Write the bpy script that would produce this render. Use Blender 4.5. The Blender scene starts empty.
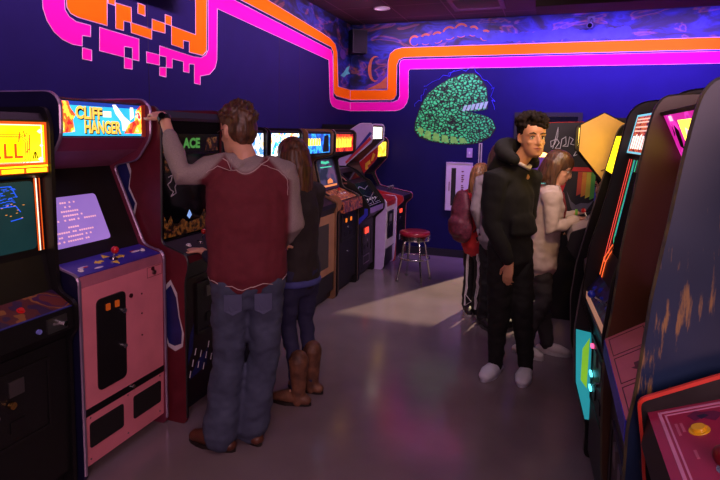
import bpy, bmesh, math, random
from mathutils import Vector, Matrix, noise
random.seed(7)
scene = bpy.context.scene
col = scene.collection

# ------------------------------------------------------------------ camera
def make_camera():
    yaw, pitch, roll = math.radians(19.4), math.radians(6.0), math.radians(1.0)
    f = Vector((-math.sin(yaw) * math.cos(pitch), math.cos(yaw) * math.cos(pitch), -math.sin(pitch)))
    ri = Vector((math.cos(yaw), math.sin(yaw), 0)); up = ri.cross(f)
    R = ri * math.cos(roll) + up * math.sin(roll)
    U = -ri * math.sin(roll) + up * math.cos(roll)
    cd = bpy.data.cameras.new('camera'); c = bpy.data.objects.new('camera', cd); col.objects.link(c)
    cd.sensor_fit = 'HORIZONTAL'; cd.sensor_width = 36; cd.lens = 27.0
    cd.shift_y = -50 / 720; cd.clip_start = 0.02
    m = Matrix.Identity(4)
    for i in range(3):
        m[i][0] = R[i]; m[i][1] = U[i]; m[i][2] = -f[i]
    m[0][3], m[1][3], m[2][3] = 0, 0, 1.6
    c.matrix_world = m
    scene.camera = c
make_camera()

# ------------------------------------------------------------------ world, exposure, large lamps
w = bpy.data.worlds.new('world'); scene.world = w; w.use_nodes = True
w.node_tree.nodes['Background'].inputs[0].default_value = (0.02, 0.012, 0.04, 1)
w.node_tree.nodes['Background'].inputs[1].default_value = 0.3
vs = scene.view_settings
vs.view_transform = 'Standard'; vs.look = 'None'; vs.exposure = 0.0; vs.gamma = 1.0; vs.use_curve_mapping = False
try:
    scene.cycles.use_denoising = True
    scene.cycles.max_bounces = 8
    scene.cycles.sample_clamp_indirect = 4.0
except Exception: pass

def area(name, loc, aim, sx, sy, power, color, spread=None):
    l = bpy.data.lights.new(name, 'AREA'); l.shape = 'RECTANGLE'; l.size = sx; l.size_y = sy
    l.energy = power; l.color = color
    if spread: l.spread = math.radians(spread)
    o = bpy.data.objects.new(name, l); col.objects.link(o); o.location = loc
    d = Vector(aim) - Vector(loc)
    o.rotation_euler = d.to_track_quat('-Z', 'Y').to_euler()
    return o
# unseen fill lamps added under the ceiling for ambient light in the aisle
area('aisle_fill_near', (-0.75, 1.0, 3.02), (-0.95, 1.2, 0), 1.6, 1.6, 17, (1.0, 0.66, 0.80))
area('aisle_fill_far', (-0.9, 4.4, 3.02), (-0.9, 4.4, 0), 1.4, 1.8, 5, (0.66, 0.5, 1.0))
# added soft pink key, unseen, for the pink cabinet and people's backs
area('pink_key', (0.5, -0.9, 1.9), (-1.8, 2.2, 0.7), 1.2, 0.9, 44, (1.0, 0.55, 0.62))
# added unseen lamp that brightens the fronts of the far left cabinets
area('far_fill', (0.1, 3.2, 2.7), (-1.9, 5.8, 0.7), 0.6, 0.6, 16, (1.0, 0.74, 0.80), 100)
# black-light washers along the tops of the two painted walls
area('washer_left', (-1.75, 3.6, 3.0), (-2.63, 3.6, 2.35), 5.4, 0.08, 40, (0.95, 0.44, 0.90), 112)
area('washer_back', (0.75, 6.22, 2.96), (0.75, 7.0, 2.2), 2.3, 0.06, 78, (0.32, 0.145, 1.0), 115)
area('washer_corner', (-1.4, 6.4, 3.03), (-1.4, 7.0, 2.4), 1.6, 0.06, 17, (0.66, 0.32, 1.0), 112)
# the lamp of the next room, shining through the doorway on to the floor
sp = bpy.data.lights.new('doorway_lamp', 'SPOT'); sp.energy = 1900; sp.color = (1.0, 0.76, 0.45)
sp.shadow_soft_size = 0.03; sp.spot_size = math.radians(80); sp.spot_blend = 0.2
so = bpy.data.objects.new('doorway_lamp', sp); col.objects.link(so); so.location = (0.57, 8.86, 3.0)
so.rotation_euler = (Vector((-0.6, 5.2, 0)) - Vector((0.57, 8.86, 3.0))).to_track_quat('-Z', 'Y').to_euler()
area('side_room_fill', (-0.3, 7.75, 2.95), (-0.2, 8.4, 1.0), 0.5, 0.4, 9, (1.0, 0.86, 0.6))  # added fill for the cream cabinet, which the doorway spot misses

# added warm spot, unseen, for the boy's face and the yellow hood
ws_ = bpy.data.lights.new('warm_spot', 'SPOT'); ws_.energy = 110; ws_.color = (1.0, 0.62, 0.22); ws_.shadow_soft_size = 0.08
ws_.spot_size = math.radians(30); ws_.spot_blend = 0.7
wo = bpy.data.objects.new('warm_spot', ws_); col.objects.link(wo); wo.location = (0.05, 1.9, 2.95)
wo.rotation_euler = (Vector((0.10, 3.9, 1.45)) - Vector((0.05, 1.9, 2.95))).to_track_quat('-Z', 'Y').to_euler()

# ------------------------------------------------------------------ materials
def S(r, g, b):
    def f(c):
        c /= 255.0
        return c / 12.92 if c <= 0.04045 else ((c + 0.055) / 1.055) ** 2.4
    return (f(r), f(g), f(b), 1.0)
MATS = {}
def mat(name, c, rough=0.6, metal=0.0, var=0.12, scale=14.0, bump=0.0, coat=0.0, c2=None, spec=0.5):
    if name in MATS: return MATS[name]
    m = bpy.data.materials.new(name); m.use_nodes = True
    nt = m.node_tree; b = nt.nodes['Principled BSDF']
    tc = nt.nodes.new('ShaderNodeTexCoord'); nz = nt.nodes.new('ShaderNodeTexNoise')
    nz.inputs['Scale'].default_value = scale; nz.inputs['Detail'].default_value = 5
    nt.links.new(tc.outputs['Object'], nz.inputs['Vector'])
    r = nt.nodes.new('ShaderNodeValToRGB')
    r.color_ramp.elements[0].position = 0.3; r.color_ramp.elements[1].position = 0.7
    lo = c2 if c2 else tuple(x * (1 - var) for x in c[:3]) + (1,)
    hi = c if c2 else tuple(min(1, x * (1 + var)) for x in c[:3]) + (1,)
    r.color_ramp.elements[0].color = lo; r.color_ramp.elements[1].color = hi
    nt.links.new(nz.outputs['Fac'], r.inputs['Fac']); nt.links.new(r.outputs['Color'], b.inputs['Base Color'])
    b.inputs['Roughness'].default_value = rough; b.inputs['Metallic'].default_value = metal
    b.inputs['Coat Weight'].default_value = coat
    b.inputs['Specular IOR Level'].default_value = spec
    if bump:
        bp = nt.nodes.new('ShaderNodeBump'); bp.inputs['Strength'].default_value = bump; bp.inputs['Distance'].default_value = 0.01
        n2 = nt.nodes.new('ShaderNodeTexNoise'); n2.inputs['Scale'].default_value = scale * 6
        nt.links.new(tc.outputs['Object'], n2.inputs['Vector'])
        nt.links.new(n2.outputs['Fac'], bp.inputs['Height']); nt.links.new(bp.outputs['Normal'], b.inputs['Normal'])
    MATS[name] = m
    return m
def glow(name, c, strength, c2=None, scale=6.0):
    if name in MATS: return MATS[name]
    m = mat(name, tuple(x * 0.3 for x in c[:3]) + (1,), 0.3)
    nt = m.node_tree; b = nt.nodes['Principled BSDF']
    r = nt.nodes.new('ShaderNodeValToRGB')
    nz = [n for n in nt.nodes if n.type == 'TEX_NOISE'][0]; nz.inputs['Scale'].default_value = scale
    r.color_ramp.elements[0].position = 0.35; r.color_ramp.elements[1].position = 0.65
    r.color_ramp.elements[0].color = c2 or tuple(x * 0.85 for x in c[:3]) + (1,); r.color_ramp.elements[1].color = c
    nt.links.new(nz.outputs['Fac'], r.inputs['Fac']); nt.links.new(r.outputs['Color'], b.inputs['Emission Color'])
    b.inputs['Emission Strength'].default_value = strength
    return m
def art(name, stops, scale, strength, stretch=(1, 1, 1), detail=2.0, voro=False):
    """printed art, back-lit when strength > 0: patches of the given colours"""
    if name in MATS: return MATS[name]
    m = bpy.data.materials.new(name); m.use_nodes = True
    nt = m.node_tree; b = nt.nodes['Principled BSDF']
    tc = nt.nodes.new('ShaderNodeTexCoord'); mp = nt.nodes.new('ShaderNodeMapping')
    mp.inputs['Scale'].default_value = stretch
    nt.links.new(tc.outputs['Object'], mp.inputs['Vector'])
    if voro:
        nz = nt.nodes.new('ShaderNodeTexVoronoi'); nz.inputs['Scale'].default_value = scale
        sep = nt.nodes.new('ShaderNodeSeparateColor'); nt.links.new(nz.outputs['Color'], sep.inputs['Color']); out = sep.outputs['Red']
    else:
        nz = nt.nodes.new('ShaderNodeTexNoise'); nz.inputs['Scale'].default_value = scale
        nz.inputs['Detail'].default_value = detail; out = nz.outputs['Fac']
    nt.links.new(mp.outputs['Vector'], nz.inputs['Vector'])
    r = nt.nodes.new('ShaderNodeValToRGB'); cr = r.color_ramp; cr.interpolation = 'CONSTANT'
    while len(cr.elements) < len(stops): cr.elements.new(0.5)
    for e, (p, c) in zip(cr.elements, stops): e.position = p; e.color = c
    nt.links.new(out, r.inputs['Fac']); nt.links.new(r.outputs['Color'], b.inputs['Base Color'])
    b.inputs['Roughness'].default_value = 0.35
    if strength:
        nt.links.new(r.outputs['Color'], b.inputs['Emission Color']); b.inputs['Emission Strength'].default_value = strength
    MATS[name] = m
    return m

# ------------------------------------------------------------------ mesh helpers
class MB:
    def __init__(s): s.v = []; s.f = []; s.m = []
    def add(s, vs, fs, mi=0):
        o = len(s.v); s.v += [tuple(v) for v in vs]
        for f in fs: s.f.append(tuple(i + o for i in f)); s.m.append(mi)
        return s
    def box(s, a, b, mi=0):
        (x0, y0, z0), (x1, y1, z1) = a, b
        return s.add([(x0,y0,z0),(x1,y0,z0),(x1,y1,z0),(x0,y1,z0),(x0,y0,z1),(x1,y0,z1),(x1,y1,z1),(x0,y1,z1)],
              [(0,3,2,1),(4,5,6,7),(0,1,5,4),(1,2,6,5),(2,3,7,6),(3,0,4,7)], mi)
    def prism(s, pts, fn, a, b, mi=0):
        """extrude the 2D polygon pts between offsets a and b; fn(p, q, h) -> 3D"""
        n = len(pts)
        return s.add([fn(p, q, a) for p, q in pts] + [fn(p, q, b) for p, q in pts],
              [tuple(range(n))[::-1], tuple(range(n, 2*n))] + [(i, (i+1) % n, n+(i+1) % n, n+i) for i in range(n)], mi)
    def ring_loft(s, rings, mi=0, cap=True):
        n = len(rings[0]); vs = [p for r in rings for p in r]; fs = []
        for k in range(len(rings) - 1):
            for i in range(n):
                j = (i + 1) % n
                fs.append((k*n+i, k*n+j, (k+1)*n+j, (k+1)*n+i))
        if cap: fs += [tuple(range(n))[::-1], tuple(range((len(rings)-1)*n, len(rings)*n))]
        return s.add(vs, fs, mi)
    def limb(s, pts, rads, n=14, ref=None, mi=0, round_ends=True):
        """closed tapering tube through pts; a radius may be (along ref, across)"""
        pts = [Vector(p) for p in pts]; rads = [(r, r) if not isinstance(r, (tuple, list)) else tuple(r) for r in rads]
        tg = []
        for i in range(len(pts)):
            a = pts[max(i-1, 0)]; b = pts[min(i+1, len(pts)-1)]; tg.append((b - a).normalized())
        ref = Vector(ref) if ref is not None else (Vector((1, 0, 0)) if abs(tg[0].x) < 0.8 else Vector((0, 0, 1)))
        P = list(zip(pts, rads, tg))
        if round_ends:
            (p, r, t), (p2, r2, t2) = P[0], P[-1]; k = min(r); k2 = min(r2)
            P = [(p - t*k*0.95, (r[0]*.3, r[1]*.3), t), (p - t*k*0.7, (r[0]*.72, r[1]*.72), t)] + P + \
                [(p2 + t2*k2*0.7, (r2[0]*.72, r2[1]*.72), t2), (p2 + t2*k2*0.95, (r2[0]*.3, r2[1]*.3), t2)]
        rings = []
        for p, r, t in P:
            a = (ref - t * ref.dot(t))
            a = a.normalized() if a.length > 1e-4 else t.orthogonal().normalized()
            b = t.cross(a)
            rings.append([p + a*(r[0]*math.cos(2*math.pi*i/n)) + b*(r[1]*math.sin(2*math.pi*i/n)) for i in range(n)])
            ref = a
        return s.ring_loft(rings, mi)
    def ell(s, c, r, n=14, k=9, rot=None, mi=0):
        c = Vector(c); rings = []
        for i in range(k):
            th = math.pi * (0.04 + 0.92 * i / (k - 1)); z = -math.cos(th); q = math.sin(th)
            ring = []
            for j in range(n):
                a = 2*math.pi*j/n; v = Vector((r[0]*q*math.cos(a), r[1]*q*math.sin(a), r[2]*z))
                ring.append(c + (rot @ v if rot else v))
            rings.append(ring)
        return s.ring_loft(rings, mi)
    def lathe(s, prof, c=(0, 0, 0), n=24, mi=0):
        return s.ring_loft([[(c[0]+r*math.cos(2*math.pi*i/n), c[1]+r*math.sin(2*math.pi*i/n), c[2]+z) for i in range(n)] for r, z in prof], mi)
    def cyl(s, a, b, r0, r1=None, n=16, mi=0):
        return s.limb([a, b], [r0, r0 if r1 is None else r1], n, None, mi, False)
    def build(s, name, mats, parent=None, smooth=False, loc=None):
        me = bpy.data.meshes.new(name); me.from_pydata(s.v, [], s.f)
        mats = mats if isinstance(mats, (list, tuple)) else [mats]
        for m in mats: me.materials.append(m)
        me.polygons.foreach_set('material_index', s.m)
        if smooth: me.polygons.foreach_set('use_smooth', [True] * len(s.f))
        bm = bmesh.new(); bm.from_mesh(me); bmesh.ops.recalc_face_normals(bm, faces=bm.faces); bm.to_mesh(me); bm.free()
        o = bpy.data.objects.new(name, me); col.objects.link(o)
        if parent: o.parent = parent
        if loc: o.location = loc
        return o
def tag(o, label=None, cat=None, group=None, kind=None):
    if label: o['label'] = label
    if cat: o['category'] = cat
    if group: o['group'] = group
    if kind: o['kind'] = kind
    return o
def empty(name, loc, rz=0):
    o = bpy.data.objects.new(name, None); col.objects.link(o); o.location = loc; o.rotation_euler = (0, 0, rz)
    o.empty_display_size = 0.1
    return o
_tm = {}
def text_geo(t, shear=0.0, bold=0.0):
    """vertices and faces of a word, in a box of height 1"""
    key = (t, shear, bold)
    if key not in _tm:
        cu = bpy.data.curves.new('letters', 'FONT'); cu.body = t; cu.size = 1; cu.extrude = 0.0; cu.shear = shear; cu.offset = bold
        cu.resolution_u = 3
        o = bpy.data.objects.new('letters', cu); col.objects.link(o)
        dg = bpy.context.evaluated_depsgraph_get(); me = bpy.data.meshes.new_from_object(o.evaluated_get(dg))
        vs = [(v.co.x, v.co.y) for v in me.vertices]; fs = [tuple(p.vertices) for p in me.polygons]
        bpy.data.objects.remove(o); bpy.data.curves.remove(cu); bpy.data.meshes.remove(me)
        x0 = min(v[0] for v in vs); x1 = max(v[0] for v in vs); y0 = min(v[1] for v in vs); y1 = max(v[1] for v in vs)
        _tm[key] = ([((x-x0)/(x1-x0), (y-y0)/(y1-y0)) for x, y in vs], fs)
    return _tm[key]
def rounded(pts, r=0.03, k=4):
    out = []; n = len(pts)
    for i in range(n):
        p = Vector(pts[i]); a = Vector(pts[i-1]); b = Vector(pts[(i+1) % n])
        da, db = (a - p), (b - p); rr = min(r, da.length*.45, db.length*.45)
        A = p + da.normalized()*rr; B = p + db.normalized()*rr
        for j in range(k + 1):
            t = j / k; q = A*(1-t)**2 + p*2*t*(1-t) + B*t*t; out.append((q.x, q.y))
    return out

# ------------------------------------------------------------------ room
XL, YB, ZC = -2.63, 7.0, 3.05
def structure(name, mb, m, **k):
    o = mb.build(name, m, **k); o['kind'] = 'structure'; return o
def floor_mat():
    m = mat('polished concrete', S(124, 110, 118), 0.2, var=0.10, scale=3.0, spec=0.42)
    nt = m.node_tree; b = nt.nodes['Principled BSDF']; nz = nt.nodes.new('ShaderNodeTexNoise'); nz.inputs['Scale'].default_value = 9
    tc = [n for n in nt.nodes if n.type == 'TEX_COORD'][0]; nt.links.new(tc.outputs['Object'], nz.inputs['Vector'])
    mr = nt.nodes.new('ShaderNodeMapRange'); mr.inputs['To Min'].default_value = 0.12; mr.inputs['To Max'].default_value = 0.24
    nt.links.new(nz.outputs['Fac'], mr.inputs['Value']); nt.links.new(mr.outputs['Result'], b.inputs['Roughness'])
    return m
def ceiling_mat():
    m = mat('ceiling tiles', S(74, 58, 66), 0.85, var=0.05, scale=30)
    nt = m.node_tree; b = nt.nodes['Principled BSDF']; ramp = [n for n in nt.nodes if n.type == 'VALTORGB'][0]
    tc = [n for n in nt.nodes if n.type == 'TEX_COORD'][0]
    br = nt.nodes.new('ShaderNodeTexBrick'); br.offset = 0; br.inputs['Scale'].default_value = 1.0
    br.inputs['Brick Width'].default_value = 0.61; br.inputs['Row Height'].default_value = 0.61; br.inputs['Mortar Size'].default_value = 0.008
    br.inputs['Mortar'].default_value = S(110, 84, 100)
    nt.links.new(tc.outputs['Object'], br.inputs['Vector'])
    nt.links.new(ramp.outputs['Color'], br.inputs['Color1']); nt.links.new(ramp.outputs['Color'], br.inputs['Color2'])
    nt.links.new(br.outputs['Color'], b.inputs['Base Color'])
    return m
wallm = mat('dark violet wall paint', S(21, 18, 76), 0.7, var=0.06, scale=5, spec=0.15)
structure('floor', MB().box((-2.8, -1.7, -0.1), (2.2, 10.6, 0.0)), floor_mat())
structure('ceiling', MB().box((-2.8, -1.7, ZC), (2.2, 10.6, ZC + 0.1)), ceiling_mat())
wl = structure('wall_left', MB().box((XL - 0.1, -1.7, 0), (XL, YB + 0.1, ZC)), wallm)
DX0, DX1, DZ = -0.40, 0.28, 1.84
wb = structure('wall_back', MB().box((XL, YB, 0), (DX0, YB + .1, ZC)).box((DX1, YB, 0), (2.0, YB + .1, ZC)).box((DX0, YB, DZ), (DX1, YB + .1, ZC)), wallm)
structure('wall_right', MB().box((1.9, -1.7, 0), (2.0, YB, ZC)), wallm)
structure('wall_front', MB().box((XL, -1.7, 0), (1.9, -1.6, ZC)), wallm)
black_trim = mat('black trim', S(14, 13, 16), 0.5)
structure('door_1', MB().box((DX0 - .05, YB - .02, 0), (DX0, YB + .12, DZ + .05)).box((DX1, YB - .02, 0), (DX1 + .05, YB + .12, DZ + .05)).box((DX0, YB - .02, DZ), (DX1, YB + .12, DZ + .05)), black_trim)
structure('baseboard_back', MB().box((XL, YB - .012, 0), (DX0 - .05, YB, .1)), mat('baseboard vinyl', S(26, 22, 34), 0.5))
structure('baseboard_left', MB().box((XL, -1.6, 0), (XL + .012, YB - .012, .1)), MATS['baseboard vinyl'])
side = mat('side room paint', S(40, 38, 120), 0.6)
structure('wall_side_room_left', MB().box((-1.9, YB + .1, 0), (-1.8, 10.5, ZC)), side)
structure('wall_side_room_right', MB().box((1.8, YB + .1, 0), (1.9, 10.5, ZC)), side)
structure('wall_side_room_back', MB().box((-1.9, 10.5, 0), (1.9, 10.6, ZC)), side)
structure('beam_soffit', MB().box((-0.215, 5.62, 2.845), (1.9, 6.0, ZC)), mat('soffit brown', S(46, 34, 30), 0.8))

# painted bands and mural, thin coats of paint on the walls
pink = mat('pink wall paint', (0.90, 0.008, 0.42, 1), 0.8, var=0.03, scale=4, spec=0.06)
orange = mat('orange wall paint', (0.95, 0.19, 0.003, 1), 0.8, var=0.04, scale=4, spec=0.06)
outline = mat('pale outline paint', S(226, 190, 226), 0.5)
PINK_ART = [[(2.253, 2.313), (2.255, 2.241), (2.277, 2.18), (2.318, 2.128), (2.371, 2.096), (2.436, 2.079), (2.508, 2.08), (2.511, 2.141), (2.572, 2.145), (2.575, 2.211), (2.471, 2.213), (2.424, 2.232), (2.397, 2.264), (2.396, 2.348)], [(2.508, 2.071), (2.577, 2.068), (2.574, 2.004), (2.505, 2.005)], [(2.642, 2.213), (2.976, 2.198), (2.971, 2.055), (2.91, 2.056), (2.912, 2.132), (2.841, 2.128), (2.839, 2.061), (2.636, 2.072)], [(2.839, 2.061), (2.91, 2.058), (2.907, 1.992), (2.836, 1.99)], [(3.176, 2.185), (3.567, 2.162), (3.654, 2.167), (3.716, 2.197), (3.747, 2.24), (3.757, 2.74), (4.132, 2.717), (6.299, 2.616), (6.35, 2.551), (6.382, 2.061), (6.484, 2.024), (6.994, 2.016), (6.999, 1.901), (6.539, 1.906), (6.36, 1.93), (6.29, 1.98), (6.268, 2.041), (6.223, 2.485), (3.879, 2.59), (3.868, 2.18), (3.839, 2.109), (3.762, 2.05), (3.64, 2.024), (3.639, 1.957), (3.562, 1.961), (3.565, 2.105), (3.504, 2.101), (3.502, 2.035), (3.433, 2.035), (3.435, 2.109), (3.309, 2.113), (3.308, 2.047), (3.241, 2.043), (3.243, 2.118), (3.174, 2.118)], [(3.044, 2.126), (3.174, 2.122), (3.172, 2.051), (3.042, 2.052)], [(3.171, 2.037), (3.241, 2.043), (3.239, 1.975), (3.169, 1.979)]]
ORANGE_ART = [[(2.407, 2.45), (2.409, 2.282), (2.434, 2.252), (2.482, 2.24), (2.704, 2.233), (2.712, 2.46)], [(2.718, 2.416), (2.775, 2.418), (2.773, 2.37), (2.717, 2.371)], [(2.778, 2.388), (2.912, 2.389), (2.912, 2.292), (3.101, 2.285), (3.099, 2.216), (2.906, 2.227), (2.904, 2.291), (2.843, 2.29), (2.84, 2.229), (2.772, 2.229)], [(2.974, 2.432), (3.041, 2.429), (3.039, 2.36), (2.971, 2.364)], [(3.106, 2.355), (3.239, 2.349), (3.237, 2.281), (3.103, 2.28)], [(3.241, 2.412), (3.309, 2.411), (3.307, 2.346), (3.239, 2.349)], [(3.307, 2.346), (3.588, 2.332), (3.597, 2.92), (3.746, 2.92), (3.724, 2.226), (3.673, 2.187), (3.506, 2.189), (3.508, 2.267), (3.439, 2.264), (3.438, 2.205), (3.303, 2.214)], [(3.83, 2.76), (4.221, 2.742), (6.298, 2.652), (6.364, 2.602), (6.397, 2.105), (6.482, 2.068), (6.992, 2.049), (6.986, 2.184), (6.546, 2.193), (6.497, 2.621), (6.427, 2.709), (6.263, 2.749), (6.017, 2.772), (4.717, 2.851), (3.83, 2.91)]]
PINK_BACK = [(-2.629, 2.02), (-2.021, 2.021), (-1.953, 2.047), (-1.933, 2.1), (-1.944, 2.516), (-1.925, 2.561), (-1.885, 2.572), (1.899, 2.56), (1.899, 2.43), (-1.8, 2.444), (-1.82, 2.423), (-1.81, 2.086), (-1.83, 2.01), (-1.87, 1.95), (-1.92, 1.92), (-1.99, 1.903), (-2.629, 1.9)]
ORANGE_BACK = [(-2.629, 2.183), (-2.101, 2.18), (-2.103, 2.546), (-2.078, 2.649), (-2.01, 2.705), (-1.916, 2.725), (1.899, 2.712), (1.899, 2.576), (-1.885, 2.598), (-1.952, 2.568), (-1.978, 2.504), (-1.975, 2.113), (-2.008, 2.061), (-2.049, 2.047), (-2.629, 2.047)]
onL = lambda p, q, h: (XL + h, p, q)
onB = lambda p, q, h: (p, YB - h, q)
def edge_lines(polys, fn, h, r=0.0035):
    mb = MB()
    for P in polys:
        n = len(P)
        for i in range(n):
            a, b = Vector(fn(*P[i], h)), Vector(fn(*P[(i+1) % n], h))
            if (a - b).length > 0.004: mb.limb([a, b], [r, r], 4, None, 0, False)
    return mb
def paint(name, polys, fn, m, parent, label, h=0.003):
    mb = MB()
    for P in polys: mb.prism(P, fn, 0.0005, h)
    o = mb.build(name, m, parent); o['label'] = label
    edge_lines(polys, fn, h, 0.0028).build('painted_outline', outline, o)
    return o
paint('painted_band', PINK_ART, onL, pink, wl, 'magenta painted band breaking into pixel squares')
paint('painted_band', ORANGE_ART, onL, orange, wl, 'orange painted band breaking into pixel squares')
paint('painted_band', [PINK_BACK], onB, pink, wb, 'long magenta band stepping up along the wall')
paint('painted_band', [ORANGE_BACK], onB, orange, wb, 'long orange band stepping up along the wall')

def sky_mat():
    m = mat('painted night sky', S(30, 22, 90), 0.6)
    nt = m.node_tree; b = nt.nodes['Principled BSDF']
    tc = [n for n in nt.nodes if n.type == 'TEX_COORD'][0]
    mp = nt.nodes.new('ShaderNodeMapping'); mp.inputs['Scale'].default_value = (1, 1, 2.2)
    nt.links.new(tc.outputs['Object'], mp.inputs['Vector'])
    n1 = nt.nodes.new('ShaderNodeTexNoise'); n1.inputs['Scale'].default_value = 2.6; n1.inputs['Detail'].default_value = 9; n1.inputs['Distortion'].default_value = 1.4
    n2 = nt.nodes.new('ShaderNodeTexNoise'); n2.inputs['Scale'].default_value = 1.3; n2.inputs['Detail'].default_value = 7; n2.inputs['Distortion'].default_value = 2.2
    for n in (n1, n2): nt.links.new(mp.outputs['Vector'], n.inputs['Vector'])
    r1 = nt.nodes.new('ShaderNodeValToRGB'); cr = r1.color_ramp
    for _ in range(3): cr.elements.new(0.5)
    for e, (p, c) in zip(cr.elements, [(0.30, S(5, 6, 24)), (0.43, S(10, 16, 62)), (0.52, S(16, 28, 110)), (0.60, S(32, 48, 150)), (0.72, S(8, 10, 50))]): e.position = p; e.color = c
    r2 = nt.nodes.new('ShaderNodeValToRGB'); cr = r2.color_ramp
    cr.elements.new(0.5); cr.elements.new(0.6)
    for e, (p, c) in zip(cr.elements, [(0.56, (0, 0, 0, 1)), (0.60, S(150, 84, 40)), (0.635, S(60, 26, 90)), (0.68, (0, 0, 0, 1))]): e.position = p; e.color = c
    mx = nt.nodes.new('ShaderNodeMix'); mx.data_type = 'RGBA'; mx.blend_type = 'SCREEN'; mx.inputs['Factor'].default_value = 0.55
    nt.links.new(n1.outputs['Fac'], r1.inputs['Fac']); nt.links.new(n2.outputs['Fac'], r2.inputs['Fac'])
    nt.links.new(r1.outputs['Color'], mx.inputs['A']); nt.links.new(r2.outputs['Color'], mx.inputs['B'])
    nt.links.new(mx.outputs['Result'], b.inputs['Base Color'])
    return m
sky = sky_mat()
mb = MB().prism([(4.3, 3.045), (4.3, 2.88), (4.717, 2.851), (6.017, 2.772), (6.263, 2.749), (6.427, 2.709), (6.497, 2.621), (6.546, 2.193), (6.998, 2.184), (6.998, 3.045)], onL, 0.0005, 0.0015)
o = mb.build('painted_sky', sky, wl); o['label'] = 'blue and violet painted night sky above the orange band'
mb = MB().prism([(-2.628, 3.045), (-2.628, 2.183), (-2.101, 2.18), (-2.103, 2.546), (-2.078, 2.649), (-2.01, 2.705), (-1.916, 2.725), (1.899, 2.712), (1.899, 3.045)], onB, 0.0005, 0.0015)
skb = mb.build('painted_sky', sky, wb); skb['label'] = 'blue painted night sky with orange edged clouds'
# painted clouds, crescent planet and comet
cl_hi = mat('painted cloud blue', S(34, 50, 150), 0.6, var=0.35, scale=9); cl_or = mat('painted cloud orange', S(176, 96, 50), 0.6, var=0.3, scale=9)
cl_vi = mat('painted cloud violet', S(80, 50, 130), 0.6, var=0.3, scale=9); cl_teal = mat('painted comet teal', S(90, 210, 190), 0.6, var=0.3, scale=9)
def disc(c, r, k=16): return [(c[0] + r*math.cos(2*math.pi*i/k), c[1] + r*math.sin(2*math.pi*i/k)) for i in range(k)]
mo, mbl, mv = MB(), MB(), MB()
for i in range(34):
    x = -1.75 + i * 0.075; top = 2.80 + 0.10*math.exp(-((x + 1.15) / 0.30)**2) + 0.02*random.random()
    r = 0.05 + 0.025*random.random()
    if i % 2 == 0 and x < -0.7: mo.prism(disc((x, top), r + .016), onB, 0.001, 0.0019 + i*1e-5)
    mbl.prism(disc((x, top - 0.01), r), onB, 0.001, 0.0024 + i*1e-5)
mo.build('painted_cloud', cl_or, skb); mbl.build('painted_cloud', cl_hi, skb)
cb = MB(); k_ = 13
for i in range(k_):
    t0, t1 = [math.radians(60 + 240*q/k_) for q in (i, i + 1)]
    wd = lambda t: .045*math.sin(math.radians(90)*max(0, 1 - abs((math.degrees(t) - 180)/120)))
    P = lambda t, s_: (-2.28 + (.10 - s_*wd(t))*math.cos(t), 2.46 + (.17 - s_*wd(t))*math.sin(t))
    cb.prism([P(t0, 0), P(t1, 0), P(t1, 1), P(t0, 1)], onB, 0.001, 0.003)
cb.build('painted_planet', cl_or, skb)
MB().prism([(-2.44, 2.2), (-2.36, 2.26), (-2.3, 2.27), (-2.22, 2.36), (-2.16, 2.36), (-2.108, 2.44), (-2.108, 2.3), (-2.2, 2.25), (-2.3, 2.2)], onB, 0.001, 0.0026).build('painted_cloud', cl_vi, skb)
MB().prism([(-2.40, 2.19), (-2.3, 2.23), (-2.2, 2.28), (-2.11, 2.36), (-2.11, 2.2)], onB, 0.001, 0.003).build('painted_cloud', cl_or, skb)
skl = [c for c in wl.children if c.name.startswith('painted_sky')][0]
MB().prism([(6.62, 2.34), (6.75, 2.4), (6.85, 2.47), (6.95, 2.5), (6.9, 2.43), (6.97, 2.40), (6.83, 2.37), (6.75, 2.33)], onL, 0.001, 0.003).build('painted_comet', cl_teal, skl)
MB().prism([(6.7 + 0.10*math.cos(a), 2.62 + 0.065*math.sin(a)) for a in [math.radians(d) for d in range(0, 360, 30)]], onL, 0.001, 0.003).build('painted_planet', cl_vi, skl)

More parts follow.
